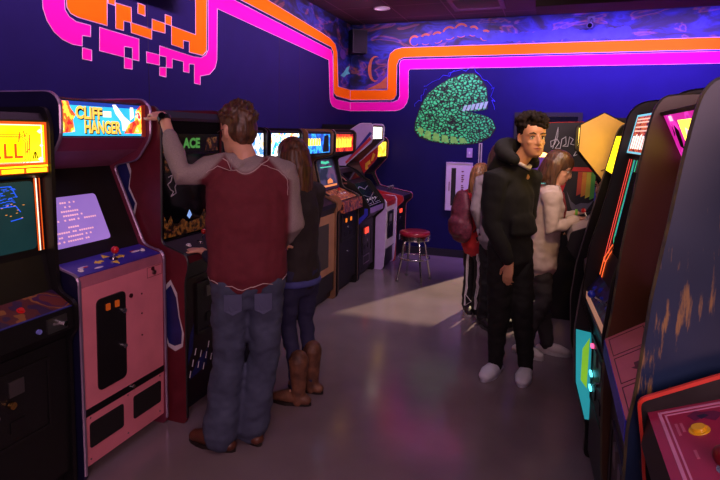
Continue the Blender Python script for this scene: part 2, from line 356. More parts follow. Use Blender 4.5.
# green scaled coil painted on the back wall
def scale_mat():
    m = mat('painted green scales', S(30, 150, 90), 0.55)
    nt = m.node_tree; b = nt.nodes['Principled BSDF']; tc = [n for n in nt.nodes if n.type == 'TEX_COORD'][0]
    mp = nt.nodes.new('ShaderNodeMapping'); mp.inputs['Scale'].default_value = (1, 0.01, 1.25); mp.inputs['Rotation'].default_value = (0, 0.5, 0)
    nt.links.new(tc.outputs['Object'], mp.inputs['Vector'])
    nz = nt.nodes.new('ShaderNodeTexNoise'); nz.inputs['Scale'].default_value = 16; nt.links.new(mp.outputs['Vector'], nz.inputs['Vector'])
    wp = nt.nodes.new('ShaderNodeMix'); wp.data_type = 'RGBA'; wp.blend_type = 'LINEAR_LIGHT'; wp.inputs['Factor'].default_value = 0.03
    nt.links.new(mp.outputs['Vector'], wp.inputs['A']); nt.links.new(nz.outputs['Color'], wp.inputs['B'])
    ve = nt.nodes.new('ShaderNodeTexVoronoi'); ve.feature = 'DISTANCE_TO_EDGE'; ve.inputs['Scale'].default_value = 22
    vf = nt.nodes.new('ShaderNodeTexVoronoi'); vf.inputs['Scale'].default_value = 22
    for v in (ve, vf): nt.links.new(wp.outputs['Result'], v.inputs['Vector'])
    n3 = nt.nodes.new('ShaderNodeTexNoise'); n3.inputs['Scale'].default_value = 60; nt.links.new(mp.outputs['Vector'], n3.inputs['Vector'])
    ad = nt.nodes.new('ShaderNodeMath'); ad.operation = 'MULTIPLY_ADD'; ad.inputs[1].default_value = 0.16; nt.links.new(n3.outputs['Fac'], ad.inputs[0]); nt.links.new(ve.outputs['Distance'], ad.inputs[2])
    r = nt.nodes.new('ShaderNodeValToRGB'); cr = r.color_ramp; cr.elements.new(0.5)
    for e, (p, c) in zip(cr.elements, [(0.155, S(2, 8, 8)), (0.20, S(16, 130, 56)), (0.32, S(70, 250, 130))]): e.position = p; e.color = c
    nt.links.new(ad.outputs['Value'], r.inputs['Fac']); nt.links.new(r.outputs['Color'], b.inputs['Base Color'])
    return m
COIL = [(-1.7, 1.773), (-1.71, 1.655), (-1.64, 1.564), (-1.479, 1.515), (-1.241, 1.482), (-1.011, 1.487), (-0.861, 1.516), (-0.739, 1.594), (-0.682, 1.695), (-0.723, 1.794), (-0.799, 1.844), (-0.9, 1.868), (-1.001, 1.893), (-1.06, 1.905), (-0.876, 1.906), (-0.79, 1.931), (-0.795, 2.043), (-0.813, 2.192), (-0.893, 2.316), (-0.969, 2.367), (-1.094, 2.37), (-1.27, 2.31), (-1.423, 2.224), (-1.551, 2.123), (-1.626, 1.994), (-1.663, 1.891)]
ink = mat('black mural ink', S(4, 6, 12), 0.6)
co = MB().prism([(x + (x + 1.2)*.03, z + (z - 1.9)*.03) for x, z in COIL], onB, 0.0005, 0.0015).build('painted_coil', ink, wb)
co['label'] = 'painted green scaly serpent coil with pale belly plates'
MB().prism(COIL, onB, 0.001, 0.003).build('painted_scales', scale_mat(), co)
bel = MB(); belly = mat('painted belly plates', S(130, 226, 90), 0.55, var=0.2, scale=20)
lo = [(-1.69, 1.66), (-1.60, 1.565), (-1.48, 1.525), (-1.36, 1.508), (-1.24, 1.495), (-1.12, 1.492), (-1.0, 1.5)]
up = [(-1.66, 1.70), (-1.57, 1.655), (-1.47, 1.63), (-1.36, 1.60), (-1.25, 1.585), (-1.14, 1.57), (-1.03, 1.555)]
for i in range(6):
    a0, a1, b0, b1 = Vector(lo[i]), Vector(lo[i+1]), Vector(up[i]), Vector(up[i+1])
    bel.prism([tuple(a0.lerp(a1, .05)), tuple(a0.lerp(a1, .88)), tuple(b0.lerp(b1, .75)), tuple(b0.lerp(b1, .1))], onB, 0.003, 0.004)
bel2 = MB()
for i in range(6):
    x0 = -1.10 + i*0.052
    bel2.prism([(x0, 1.905 + i*.007), (x0 + .035, 1.903 + i*.007), (x0 + .062, 1.975 + i*.01), (x0 + .022, 1.97 + i*.01)], onB, 0.003, 0.004)
bel.build('painted_belly', belly, co); bel2.build('painted_belly', mat('painted pale plates', S(170, 220, 190), 0.55), co)
# blue sparks round the coil
sp_ = MB()
for k, (x0, z0, x1, z1) in enumerate([(-1.72, 1.95, -1.55, 2.2), (-1.6, 2.2, -1.2, 2.42), (-1.3, 2.38, -0.95, 2.46), (-0.95, 2.45, -0.72, 2.2), (-0.74, 2.2, -0.70, 1.95)]):
    pts = []
    for i in range(9):
        t = i / 8; pts.append((x0 + (x1-x0)*t + random.uniform(-.03, .03), z0 + (z1-z0)*t + random.uniform(-.03, .03)))
    for a, b in zip(pts, pts[1:]): sp_.limb([onB(*a, .002), onB(*b, .002)], [.0035, .0035], 4, None, 0, False)
sp_.build('painted_sparks', mat('blue spark paint', S(50, 60, 220), 0.5), co)
# wall panel seams
sm = MB()
for y in (3.065, 4.95, 5.42): sm.box((XL, y - .002, 0.1), (XL + .0012, y + .002, 3.045))
sm.build('panel_seam', black_trim, wl)

# ------------------------------------------------------------------ arcade cabinets
class Plane:
    """a flat face of a cabinet between two profile points; u runs from the viewer's left to right, v upwards, h outwards (metres)"""
    def __init__(s, top, bot, W):
        s.p1, s.p2, s.W = Vector(top), Vector(bot), W
        d = (s.p2 - s.p1); s.L = d.length; d.normalize(); s.d = d; s.n = Vector((-d.y, d.x))
    def at(s, u, v, h=0.0):
        q = s.p2 + (s.p1 - s.p2) * v + s.n * h
        return Vector((s.W/2 - u*s.W, q.x, q.y))
    def fn(s, p, q, h): return s.at(p, q, h)
    def slab(s, name, u0, u1, v0, v1, h0, h1, m, parent, r=0):
        pts = [(u0, v0), (u1, v0), (u1, v1), (u0, v1)]
        if r:
            pts = [(a / s.W, b / s.L) for a, b in rounded([(a*s.W, b*s.L) for a, b in pts], r)]
        return MB().prism(pts, s.fn, h0, h1).build(name, m, parent)
    def frame(s, name, u0, u1, v0, v1, t, h0, h1, m, parent):
        mb = MB(); a, b = t / s.W, t / s.L
        for p in ([(u0,v0),(u1,v0),(u1,v0+b),(u0,v0+b)], [(u0,v1-b),(u1,v1-b),(u1,v1),(u0,v1)], [(u0,v0+b),(u0+a,v0+b),(u0+a,v1-b),(u0,v1-b)], [(u1-a,v0+b),(u1,v0+b),(u1,v1-b),(u1-a,v1-b)]):
            mb.prism(p, s.fn, h0, h1)
        return mb.build(name, m, parent)
    def polys(s, name, P, h, m, parent, h0=0.0):
        if name in ('marquee_print', 'front_print') and len(P) > 1:
            return [s.polys(name, [p], h + k*2e-5, m, parent, h0) for k, p in enumerate(P)]
        mb = MB()
        for k, p in enumerate(P): mb.prism(p, s.fn, h0, h + k*2e-5)
        return mb.build(name, m, parent)
    def disc(s, name, u, v, r, h0, h1, m, parent, r1=None):
        return MB().cyl(s.at(u, v, h0), s.at(u, v, h1), r, r1, 18).build(name, m, parent, False)
    def text(s, name, t, u0, u1, v0, v1, h, m, parent, skew=0.0, bold=0.0):
        vs, fs = text_geo(t, 0, bold)
        mb = MB().add([s.at(u0 + (u1-u0)*a, v0 + (v1-v0)*b + skew*a, h) for a, b in vs], fs)
        return mb.build(name, m, parent)

chrome = mat('chrome', S(200, 200, 205), 0.15, 1.0, var=0.03)
steel = mat('worn steel', S(150, 145, 148), 0.35, 1.0, var=0.1)
blk = mat('black laminate', S(15, 13, 17), 0.42, var=0.2)
blk_metal = mat('black coin door metal', S(20, 18, 21), 0.38, var=0.2, bump=0.15, scale=30)
glass = mat('dark smoked glass', S(10, 10, 14), 0.08)
red_plastic = mat('red plastic', S(196, 22, 28), 0.3, coat=0.4)
yellow_plastic = mat('yellow plastic', S(230, 180, 30), 0.3, coat=0.4)
white_plastic = mat('white plastic', S(220, 216, 220), 0.3, coat=0.4)
blue_plastic = mat('blue plastic', S(40, 60, 200), 0.3, coat=0.4)
coin_red = glow('lit red coin button', (1.0, 0.06, 0.03, 1), 1.6)
coin_orange = glow('lit orange coin button', (1.0, 0.22, 0.02, 1), 0.9)

def cab(label, x, y, rz, W, front, outer, near, far, body, trim=None, group=None, trim_r=0.006, rr=0.035):
    """front: profile of the recessed body from its top front corner downwards; outer: outline of the side panels"""
    root = empty('arcade_cabinet', (x, y, 0), rz)
    tag(root, label, 'arcade machine', group)
    core = front + [(0.0, 0.03), (0.0, front[0][1])]
    MB().prism(core, lambda p, q, h: (h, p, q), -W/2 + .019, W/2 - .019).build('cabinet_body', body, root)
    out = rounded(outer, rr)
    left = rz < 0
    for sx, m in ((1, near if left else far), (-1, far if left else near)):
        a, b = sx*(W/2 - .018), sx*W/2
        p = MB().prism(out, lambda p, q, h: (h, p, q), min(a, b), max(a, b)).build('side_panel', m, root)
        if trim:
            xm = (a + b) / 2
            path = [Vector((xm, p_, q_)) for p_, q_ in out if p_ > 0.02 and q_ > 0.02]
            MB().limb(path, [(0.0095, trim_r)] * len(path), 6, (1, 0, 0), 0, False).build('edge_trim', trim, p)
    Wi = W - .038
    return root, [Plane(front[i], front[i+1], Wi) for i in range(len(front) - 1)]
def joystick(pl, root, u, v, m, h=0.06, r=0.016):
    s = MB().cyl(pl.at(u, v, 0), pl.at(u, v, .004), .022).cyl(pl.at(u, v, .004), pl.at(u, v, h), .0055).build('joystick', chrome, root)
    MB().ell(pl.at(u, v, h + r*.7), (r, r, r), 14, 9).build('ball_top', m, s, True)
def button(pl, root, u, v, m, r=0.013):
    b = MB().cyl(pl.at(u, v, 0.0), pl.at(u, v, .006), r*1.3, r*1.2).build('button', m, root)
    MB().cyl(pl.at(u, v, .006), pl.at(u, v, .013), r*.85, r*.8).build('plunger', m, b)
def coin_door(pl, root, u0, u1, v0, v1, lit=coin_red, m=None, n=2):
    m = m or blk_metal
    d = pl.slab('coin_door', u0, u1, v0, v1, 0.0, 0.008, m, root, 0.015)
    pl.frame('door_frame', u0, u1, v0, v1, .014, .008, .013, m, d)
    for i in range(n):
        uu = u0 + (u1-u0)*(0.32 + 0.36*i) if n > 1 else (u0+u1)/2
        pl.slab('coin_slot_plate', uu - .05, uu + .05, v1 - (v1-v0)*.33, v1 - (v1-v0)*.12, .008, .014, steel if lit is None else blk, d, .004)
        if lit: pl.slab('coin_return_button', uu - .035, uu + .035, v1 - (v1-v0)*.31, v1 - (v1-v0)*.17, .014, .019, lit, d, .003)
        pl.slab('coin_return_cup', uu - .05, uu + .05, v0 + (v1-v0)*.18, v0 + (v1-v0)*.34, .008, .013, blk, d, .004)
    pl.disc('door_lock', (u0+u1)/2, v0 + (v1-v0)*.48, .011, .008, .018, chrome, d)
    return d
def screen(pl, root, u0, u1, v0, v1, m, bezel=None, h=0.004):
    if bezel: pl.slab('screen_bezel', 0.005, .995, 0.0, 1.0, 0.0005, .004, bezel, root)
    return pl.slab('screen', u0, u1, v0, v1, .004, .004 + h, m, root, 0.02)
def trim_strip(pl, root, v0, v1, m, h=.012, name='retainer_strip'): return pl.slab(name, 0, 1, v0, v1, .001, h, m, root)

LX = XL + 0.02
LEFT = 'arcade cabinets along the left wall'; RIGHT = 'arcade cabinets along the right side'
RZ = math.radians(-90)
# --- nearest on the left: yellow ball-game marquee, big dark screen
front = [(.575, 1.66), (.60, 1.63), (.60, 1.405), (.56, 1.385), (.57, 1.06), (.60, .90), (.705, .842), (.71, .75), (.665, .70), (.66, .09), (.62, .06), (.62, .03)]
outer = [(0, .0), (0, 1.68), (.60, 1.69), (.625, 1.62), (.622, 1.06), (.63, .90), (.725, .86), (.725, .74), (.682, .69), (.68, 0)]
c1, P = cab('black arcade cabinet with a glowing yellow and red marquee, nearest on the left', LX, 1.39, RZ, .68, front, outer, blk, blk, blk, None, LEFT)
mq = P[1]
yel = glow('lit yellow marquee', (1.0, 0.72, 0.01, 1), 2.6, (0.95, 0.60, 0.0, 1))
q = mq.slab('marquee', 0.0, 1.0, 0.04, 0.97, .001, .006, yel, c1)
ored = glow('lit orange red ink', (0.85, 0.10, 0.01, 1), 1.1)
wht = glow('lit white ink', (1.0, 0.86, 0.6, 1), 2.0)
mq.frame('marquee_border', 0.0, 1.0, .18, .97, .012, .006, .007, ored, q)
mq.frame('marquee_border', 0.03, .965, .23, .92, .004, .0062, .0076, wht, q)
mq.slab('marquee_border', 0.0, 1.0, .04, .15, .006, .007, ored, q)
for k in range(6): mq.slab('marquee_caption_box', .02 + k*.165, .165 + k*.165, .055, .125, .007, .0078, yel, q)
# the lettering: outlined rounded characters
for (t, a, b) in (('A', .60, .685), ('L', .70, .757), ('L', .768, .825)):
    mq.text('marquee_letter', t, a, b, .32, .58, .0072, ored, q, bold=0.02)
for k in range(3):
    e = .028*k
    path = [(.55, .24 - e), (.82, .24 - e), (.845 + e*.5, .30 - e), (.845 + e*.5, .60 + e), (.82, .68 + e), (.55, .68 + e)]
    MB().limb([mq.at(u, v, .0066) for u, v in path], [.0018]*6, 5, None, 0, False).build('marquee_swoosh', ored, q)
MB().limb([mq.at(u, v, .0068) for u, v in [(.80, .60), (.81, .78), (.835, .80), (.845, .70), (.855, .76), (.875, .74), (.875, .50), (.85, .42)]], [.0024]*8, 5, None, 0, False).build('marquee_swoosh', ored, q)
mq.polys('marquee_emblem', [[(.892, .30), (.900, .30), (.908, .42), (.904, .42)], [(.909, .30), (.915, .30), (.915, .43), (.909, .43)], [(.932, .30), (.924, .30), (.916, .42), (.920, .42)]], .0074, mat('dark emblem ink', S(60, 30, 0), .5), q, .006)
mq.polys('marquee_print', [[(.93, .80), (.95, .84), (.97, .80), (.95, .76)], [(.93, .29), (.95, .33), (.97, .29), (.95, .25)], [(.945, .54), (.958, .57), (.971, .54), (.958, .51)]], .008, wht, q, .006)
scr1 = glow('teal dark tube', (0.012, 0.06, 0.065, 1), 0.55, (0.006, 0.035, 0.04, 1), 3)
b = P[3]
b.slab('screen_bezel', 0, 1, 0, 1, .0005, .004, blk, c1)
s1 = b.slab('screen', 0.0, .93, .10, .98, .004, .010, scr1, c1, .02)
bl = glow('blue screen phosphor', (0.02, 0.12, 1.0, 1), 1.0); pk_ = glow('orange screen phosphor', (1.0, 0.35, 0.05, 1), 0.9)
R = random.Random(3); mb = MB(); mb2 = MB()
for k in range(70):
    u, v = R.uniform(.60, .79), R.uniform(.66, .92) ; l = R.uniform(.004, .03)
    mb.prism([(u, v), (u + l, v), (u + l, v + .008), (u, v + .008)], b.fn, .010, .0112)
for (u0, v0, u1, v1) in ((.58, .68, .80, .68), (.58, .93, .775, .93), (.775, .93, .81, .79), (.80, .68, .83, .60), (.76, .50, .84, .52)):
    mb.limb([b.at(u0, v0, .011), b.at(u1, v1, .011)], [.002, .002], 5, None, 0, False)
for k in range(12):
    u, v = R.uniform(.70, .86), R.uniform(.52, .72); mb2.prism([(u, v), (u + .012, v), (u + .012, v + .008), (u, v + .008)], b.fn, .010, .0113)
mb.build('screen_graphics', bl, s1); mb2.build('screen_graphics', pk_, s1)
for k, (u, m) in enumerate(((.945, ored), (.957, wht), (.968, mat('bezel red', S(180, 30, 20), .4)), (.982, ored))):
    MB().prism([(u, .06), (u + .006, .06), (u + .004, 1.55), (u - .002, 1.55)], b.fn, .004, .006).build('bezel_stripe', m, c1)
P[4].slab('speaker_shelf', 0, 1, 0, 1, 0.0, .003, blk, c1)
cpart = art('yellow purple control art', [(0, S(44, 24, 60)), (.44, S(80, 34, 34)), (.52, S(130, 84, 40)), (.56, S(60, 24, 66)), (.62, S(96, 40, 34))], 9, 0)
cp = P[5]; cp.slab('control_panel', 0, 1, 0, 1, 0, .004, cpart, c1); cp.slab('panel_edge', 0, 1, -.03, .03, 0, .006, mat('blue vinyl edge', S(40, 44, 120), .4), c1)
button(cp, c1, .3, .5, white_plastic); button(cp, c1, .7, .5, red_plastic); joystick(cp, c1, .45, .5, red_plastic)
fp = P[6]; fp.slab('control_front', 0, 1, 0, 1, 0, .004, blk, c1)
lp = fp.slab('latch_plate', .80, .95, .12, .78, .004, .009, steel, c1, .004); MB().cyl(fp.at(.905, .42, .009), fp.at(.905, .42, .035), .011).build('latch_knob', chrome, lp)
fp.disc('start_button', .74, .40, .010, .004, .014, mat('pale blue button', S(120, 130, 220), .3), c1)
fd = P[8]; fd.slab('front_panel', 0, 1, 0, 1, 0, .004, blk, c1)
cd = coin_door(fd, c1, .12, .86, .42, .92, None)
fd.disc('key_lock', .58, .71, .014, .013, .03, mat('brass', S(200, 160, 90), .25, 1.0), cd)

# --- the pink one with the cliff marquee
front = [(.58, 1.735), (.60, 1.725), (.60, 1.562), (.55, 1.50), (.36, 1.405), (.545, .985), (.685, .948), (.692, .90), (.685, .335), (.685, .30), (.68, .06), (.60, .05), (.60, .03)]
outer = [(0, 0), (0, 1.755), (.585, 1.755), (.635, 1.715), (.632, 1.56), (.545, 1.44), (.385, 1.405), (.575, .985), (.70, .955), (.70, 0)]
violet_trim = mat('violet edge trim', S(120, 90, 210), .3)
pinkp = mat('faded pink laminate', S(226, 130, 148), .5, var=.08, scale=7)
c2, P = cab('pink fronted arcade cabinet with a bright cyan and gold cliff hanger marquee', LX, 2.035, RZ, .565, front, outer, mat('navy side laminate', S(22, 20, 54), .4), mat('dark maroon laminate', S(110, 40, 64), .5), blk, mat('silver edge trim', S(150, 130, 160), .3, .6), LEFT)
mq = P[1]
q = mq.slab('marquee', .01, .99, .03, .97, .001, .006, glow('lit cyan marquee', (0.05, 0.55, 0.80, 1), 1.5, (0.02, 0.40, 0.75, 1)), c2)
mq.slab('marquee_band', .01, .99, .86, .97, .006, .0068, glow('lit deep blue', (0.02, 0.07, 0.5, 1), 1.0), q)
gold = glow('lit gold ink', (1.0, 0.55, 0.08, 1), 1.6); brown_ink = mat('brown letter shadow', S(60, 30, 10), .5)
for t, a, b_, v0, v1 in (('CLIFF', .17, .46, .50, .86), ('HANGER', .26, .68, .10, .48)):
    mq.text('marquee_letter', t, a + .006, b_ + .006, v0 - .03, v1 - .03, .0066, brown_ink, q, -.02, .07)
    mq.text('marquee_letter', t, a, b_, v0, v1, .0072, gold, q, -.02, .035)
mq.slab('marquee_flag', .47, .565, .57, .74, .006, .0072, glow('lit cream ink', (1.0, .9, .55, 1), 1.7), q)
fire = art('lit flame art', [(0, (.5, .02, .02, 1)), (.40, (1, .12, .02, 1)), (.50, (1, .6, .05, 1)), (.58, (1, .9, .5, 1)), (.64, (.6, .03, .05, 1))], 26, 1.5, (1, 1, .6))
mq.polys('marquee_print', [[(.01, .10), (.16, .14), (.14, .45), (.17, .6), (.12, .78), (.10, .96), (.01, .96)]], .0078, fire, q, .006)
mq.polys('marquee_print', [[(.90, .1), (.99, .1), (.99, .96), (.93, .96), (.88, .8), (.86, .5), (.78, .38), (.72, .1)]], .0078, fire, q, .006)
mq.polys('marquee_print', [[(.58, .94), (.62, .95), (.72, .62), (.80, .45), (.79, .2), (.70, .18), (.69, .45), (.62, .68)], [(.80, .9), (.84, .9), (.85, .6), (.80, .5)]], .0074, glow('lit pale ink', (1.0, .86, .7, 1), 1.6), q, .006)
mq.slab('marquee_end_cap', .945, .995, .0, 1.0, .006, .012, mat('orange end cap', S(190, 70, 50), .4), c2)
P[2].slab('marquee_retainer', 0, 1, 0, 1, 0, .004, mat('magenta retainer', S(130, 50, 90), .4), c2)
P[3].slab('hood_underside', 0, 1, 0, 1, 0, .004, mat('mauve laminate', S(150, 80, 110), .5), c2)
b = P[4]; purple = glow('violet tube', (0.36, 0.19, 0.62, 1), 0.85, (0.30, 0.16, 0.58, 1), 3)
s2 = screen(b, c2, .03, .68, .15, .68, purple, blk)
R = random.Random(5)
for k, (u, n_) in enumerate(((.30, 9), (.34, 5), (.28, 10), (.26, 12), (.20, 22), (.30, 7), (.14, 21), (.12, 20), (.10, 19))):
    v = .605 - k*.047 - (.03 if k > 4 else 0); u *= .86; n_ = int(n_*.84)
    mb = MB()
    for i in range(n_):
        if R.random() < .84: mb.prism([(u + i*.024, v), (u + i*.024 + .016, v), (u + i*.024 + .016, v + .017), (u + i*.024, v + .017)], b.fn, .008, .0092)
    mb.build('screen_lettering', glow('pink screen text', (1.0, .45, .6, 1), 1.0), s2)
cp = P[5]; cpa = mat('blue control overlay', S(52, 44, 150), .35)
cpp = cp.slab('control_panel', 0, 1, 0, 1, 0, .004, cpa, c2)
arrow = lambda u, v, s=1: [(u, v + .06), (u + .05*s, v + .06), (u + .05*s, v + .13), (u + .10*s, v), (u + .05*s, v - .13), (u + .05*s, v - .06), (u, v - .06)]
cp.polys('control_arrow', [arrow(.40, .52, -1), arrow(.56, .5), [(.44, .66), (.52, .66), (.48, .92)], [(.44, .32), (.52, .32), (.48, .08)]], .005, mat('yellow overlay ink', S(220, 190, 60), .4), cpp, .004)
cp.polys('control_emblem', [disc((.16, .45), .055, 10), disc((.82, .55), .06, 10), disc((.27, .2), .05, 10)], .005, mat('white overlay ink', S(210, 200, 215), .4), cpp, .004)
cp.polys('control_emblem', [disc((.18, .42), .03, 8), disc((.79, .62), .03, 8)], .0055, mat('red overlay ink', S(180, 40, 50), .4), cpp, .004)
joystick(cp, c2, .52, .50, red_plastic, .035, .019); button(cp, c2, .90, .50, white_plastic, .011); button(cp, c2, .10, .3, white_plastic, .011)
P[6].slab('panel_edge', 0, 1, 0, 1, 0, .006, mat('pink edge strip', S(170, 100, 120), .4), c2)
f1 = P[7]; fpan = f1.slab('front_panel', 0, 1, 0, 1, 0, .006, pinkp, c2)
door = f1.slab('coin_door', .15, .485, .10, .87, .006, .012, blk_metal, c2, .03)
for k, u in enumerate((.27, .375)):
    f1.slab('coin_return_button', u - .022, u + .022, .755, .81, .012, .018, glow('dim orange button', (1, .16, .02, 1), .22), door, .003)
f1.disc('door_lock', .45, .70, .012, .012, .024, chrome, door); f1.disc('door_lock', .45, .39, .012, .012, .024, chrome, door)
f1.disc('bolt', .56, .80, .011, .006, .011, mat('dark bolt', S(60, 20, 30), .3), c2); f1.disc('latch', .87, .94, .012, .006, .015, steel, c2); f1.disc('bolt', .855, .975, .010, .006, .011, MATS['dark bolt'], c2)
f1.frame('hatch_outline', .78, .99, .90, .995, .002, .006, .0068, mat('pink groove', S(120, 60, 76), .6), c2)
for v in (.78, .60, .40): f1.disc('screw', .70, v, .004, .006, .009, MATS['dark bolt'], c2)
f2 = P[8]; f2.slab('black_band', 0, 1, 0, 1, 0, .008, blk, c2); f2.disc('band_knob', .56, .5, .012, .008, .018, chrome, c2)
f3 = P[9]; f3.slab('lower_panel', 0, 1, 0, 1, 0, .006, pinkp, c2)
mesh_m = mat('black speaker mesh', S(12, 10, 13), .7, bump=.6, scale=40)
for a, b_ in ((.05, .44), (.57, .95)): f3.slab('speaker_grille', a, b_, .34, .84, .006, .010, mesh_m, c2, .014)
for u in (.06, .5, .94):
    for v in (.12, .95): f3.disc('screw', u, v, .004, .006, .009, steel, c2)

# --- dark red laser adventure machine where the man stands
front = [(.64, 1.70), (.655, 1.665), (.655, 1.58), (.652, 1.47), (.64, .985), (.80, .925), (.81, .89), (.79, .80), (.785, .10), (.74, .08), (.74, .03)]
outer = [(0, 0), (0, 1.72), (.645, 1.72), (.672, 1.66), (.66, .99), (.82, .94), (.83, .88), (.806, .80), (.806, 0)]
dred = mat('dark red laminate', S(92, 24, 36), .42, var=.15)
c3, P = cab('dark red arcade cabinet with a green lettered marquee and blue side art', LX, 2.625, RZ, .58, front, outer, dred, dred, blk, mat('black edge trim', S(18, 16, 20), .4), LEFT)
near_panel = [o for o in c3.children if o.name.startswith('side_panel')][0]
sn = lambda p, q, h: (.29 + h, p, q)
bsa = mat('blue side art', S(26, 30, 92), .5, var=.4, scale=9); wsa = mat('white side art', S(190, 186, 196), .5)
blob = [(.33, 1.46), (.44, 1.44), (.47, 1.36), (.455, 1.28), (.50, 1.20), (.47, 1.10), (.48, 1.0), (.42, .97), (.36, 1.1), (.30, 1.25)]
blob2 = [(.72, .78), (.755, .71), (.77, .60), (.79, .52), (.785, .45), (.74, .43), (.70, .44), (.66, .55), (.66, .72)]
for B_ in (blob, blob2):
    c_ = Vector((sum(p[0] for p in B_)/len(B_), sum(p[1] for p in B_)/len(B_)))
    jag = lambda k: 1.10 + .06*(k % 2)
    q = MB().prism([tuple(c_ + (Vector(p) - c_)*jag(i)) for i, p in enumerate(B_)], sn, 0, .0012).build('side_art_outline', wsa, near_panel)
    MB().prism([tuple(c_ + (Vector(p) - c_)*.96) for p in B_], sn, .001, .002).build('side_art', bsa, q)
P[0].slab('top_cap', 0, 1, 0, 1, 0, .004, blk, c3)
P[1].slab('header_panel', 0, 1, 0, .82, 0, .004, mat('black header', S(13, 11, 13), .9, spec=.1), c3); P[1].slab('marquee_retainer', 0, 1, .84, 1, 0, .006, mat('dull brass strip', S(60, 46, 40), .4, .3), c3)
mq = P[2]
q = mq.slab('marquee', .01, .99, .02, .98, .001, .006, mat('black marquee print', S(14, 11, 14), .2), c3)
mq.text('marquee_letter', 'ACE', .33, .62, .25, .80, .0066, glow('dim green letters', (0.10, 0.42, 0.08, 1), .55), q, 0, .05)
fig = art('dim gold figures', [(0, S(24, 14, 10)), (.48, S(120, 70, 40)), (.56, S(150, 110, 60)), (.62, S(40, 20, 20))], 30, .25)
mq.polys('marquee_print', [[(.02, .05), (.22, .05), (.24, .6), (.18, .95), (.06, .9)], [(.72, .1), (.95, .1), (.93, .85), (.75, .8)]], .0066, fig, q, .006)
b = P[3]; s3 = screen(b, c3, .03, .97, .03, .985, glass, blk)
castle = art('dim gold castle art', [(0, S(30, 18, 12)), (.45, S(104, 62, 26)), (.55, S(150, 100, 40)), (.63, S(50, 26, 30))], 34, .12)
b.polys('glass_art', [[(.04, .05), (.04, .30), (.09, .22), (.14, .30), (.18, .20), (.26, .19), (.33, .24), (.42, .18), (.62, .20), (.70, .30), (.74, .22), (.9, .26), (.95, .05)]], .0094, castle, s3, .008)
b.polys('glass_art', [[(.05, .78), (.20, .80), (.22, .98), (.05, .98)]], .0094, fig, s3, .008)
b.polys('glass_glow', [[(.40, .26), (.44, .33), (.48, .26), (.44, .22)], [(.86, .40), (.9, .44), (.93, .34), (.88, .3)]], .0094, glow('pale blue glass glow', (.3, .5, 1, 1), .8), s3, .008)
mb = MB()
sq_ = [(.10, .74), (.16, .76), (.14, .69), (.09, .66), (.13, .60), (.18, .57), (.14, .52), (.22, .55), (.20, .62), (.24, .68), (.21, .74), (.26, .77)]
for a, c in zip(sq_, sq_[1:]): mb.limb([b.at(*a, .009), b.at(*c, .009)], [.003, .003], 5, None, 0, False)
mb.build('glass_line_drawing', mat('pale line ink', S(170, 165, 170), .5), s3)
cp = P[4]; cp.slab('control_panel', 0, 1, 0, 1, 0, .004, mat('dusty black overlay', S(40, 30, 38), .6), c3); joystick(cp, c3, .45, .5, red_plastic); button(cp, c3, .7, .5, white_plastic); button(cp, c3, .25, .5, white_plastic)
P[5].slab('panel_edge', 0, 1, 0, 1, 0, .005, dred, c3)
f = P[7]; f.slab('front_panel', .0, 1, 0, 1, 0, .004, mat('black red front', S(26, 13, 17), .4), c3); coin_door(f, c3, .18, .82, .52, .94, None)
f.polys('front_print', [[(.03, .30), (.12, .42), (.14, .62), (.08, .55)], [(.05, .18), (.35, .22), (.38, .36), (.2, .3)]], .0055, bsa, c3, .004)
for k in range(9):
    u, v = .06 + k*.045, .20 + .04*((k*7) % 5); MB().limb([f.at(u, v, .006), f.at(u + .02, v + .05, .006)], [.003, .003], 5, None, 0, False).build('front_print', wsa, c3)

# --- two behind the man
def plain_left(label, y, W, front_m, mq_mat, near_m, scr_mat, trim=None, cp_m=None, tall=1.63):
    front = [(.625, tall - .02), (.64, tall - .03), (.64, tall - .225), (.42, tall - .29), (.50, 1.02), (.705, .935), (.71, .90), (.69, .84), (.69, .28), (.69, .10), (.66, .09), (.66, .03)]
    outer = [(0, 0), (0, tall), (.64, tall), (.67, tall - .03), (.665, tall - .23), (.46, tall - .30), (.53, 1.03), (.72, .95), (.725, .89), (.71, .83), (.71, 0)]
    c, P = cab(label, LX, y, RZ, W, front, outer, near_m, near_m, blk, trim, LEFT)
    mq = P[1].slab('marquee', .03, .97, .06, .94, .001, .006, mq_mat, c); P[1].frame('marquee_frame', 0, 1, 0, 1, .012, .001, .010, blk, c)
    P[2].slab('hood_underside', 0, 1, 0, 1, 0, .003, blk, c)
    s = screen(P[3], c, .12, .88, .12, .95, scr_mat, blk)
    P[4].slab('control_panel', 0, 1, 0, 1, 0, .004, cp_m or blk, c); joystick(P[4], c, .35, .5, red_plastic); button(P[4], c, .6, .5, white_plastic); button(P[4], c, .75, .5, white_plastic)
    P[5].slab('panel_edge', 0, 1, 0, 1, 0, .005, blk, c)
    P[7].slab('front_panel', 0, 1, 0, 1, 0, .005, front_m, c)
    P[8].slab('kick_panel', 0, 1, 0, 1, 0, .003, blk, c)
    return c, P, mq, s
tan = mat('tan wood laminate', S(168, 120, 88), .45, c2=S(144, 98, 68), scale=6)
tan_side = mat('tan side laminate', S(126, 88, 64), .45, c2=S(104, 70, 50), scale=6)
mqA = art('pale blue lit art', [(0, (.1, .3, .9, 1)), (.45, (.9, .9, 1, 1)), (.6, (1, .8, .4, 1))], 14, 1.6)
c4, P, m4, s4 = plain_left('black arcade cabinet hidden behind the man, pale lit marquee showing beside his head', 3.22, .54, blk, mqA, blk, glow('dim blue tube', (.02, .04, .1, 1), .6))
coin_door(P[7], c4, .2, .8, .3, .8)
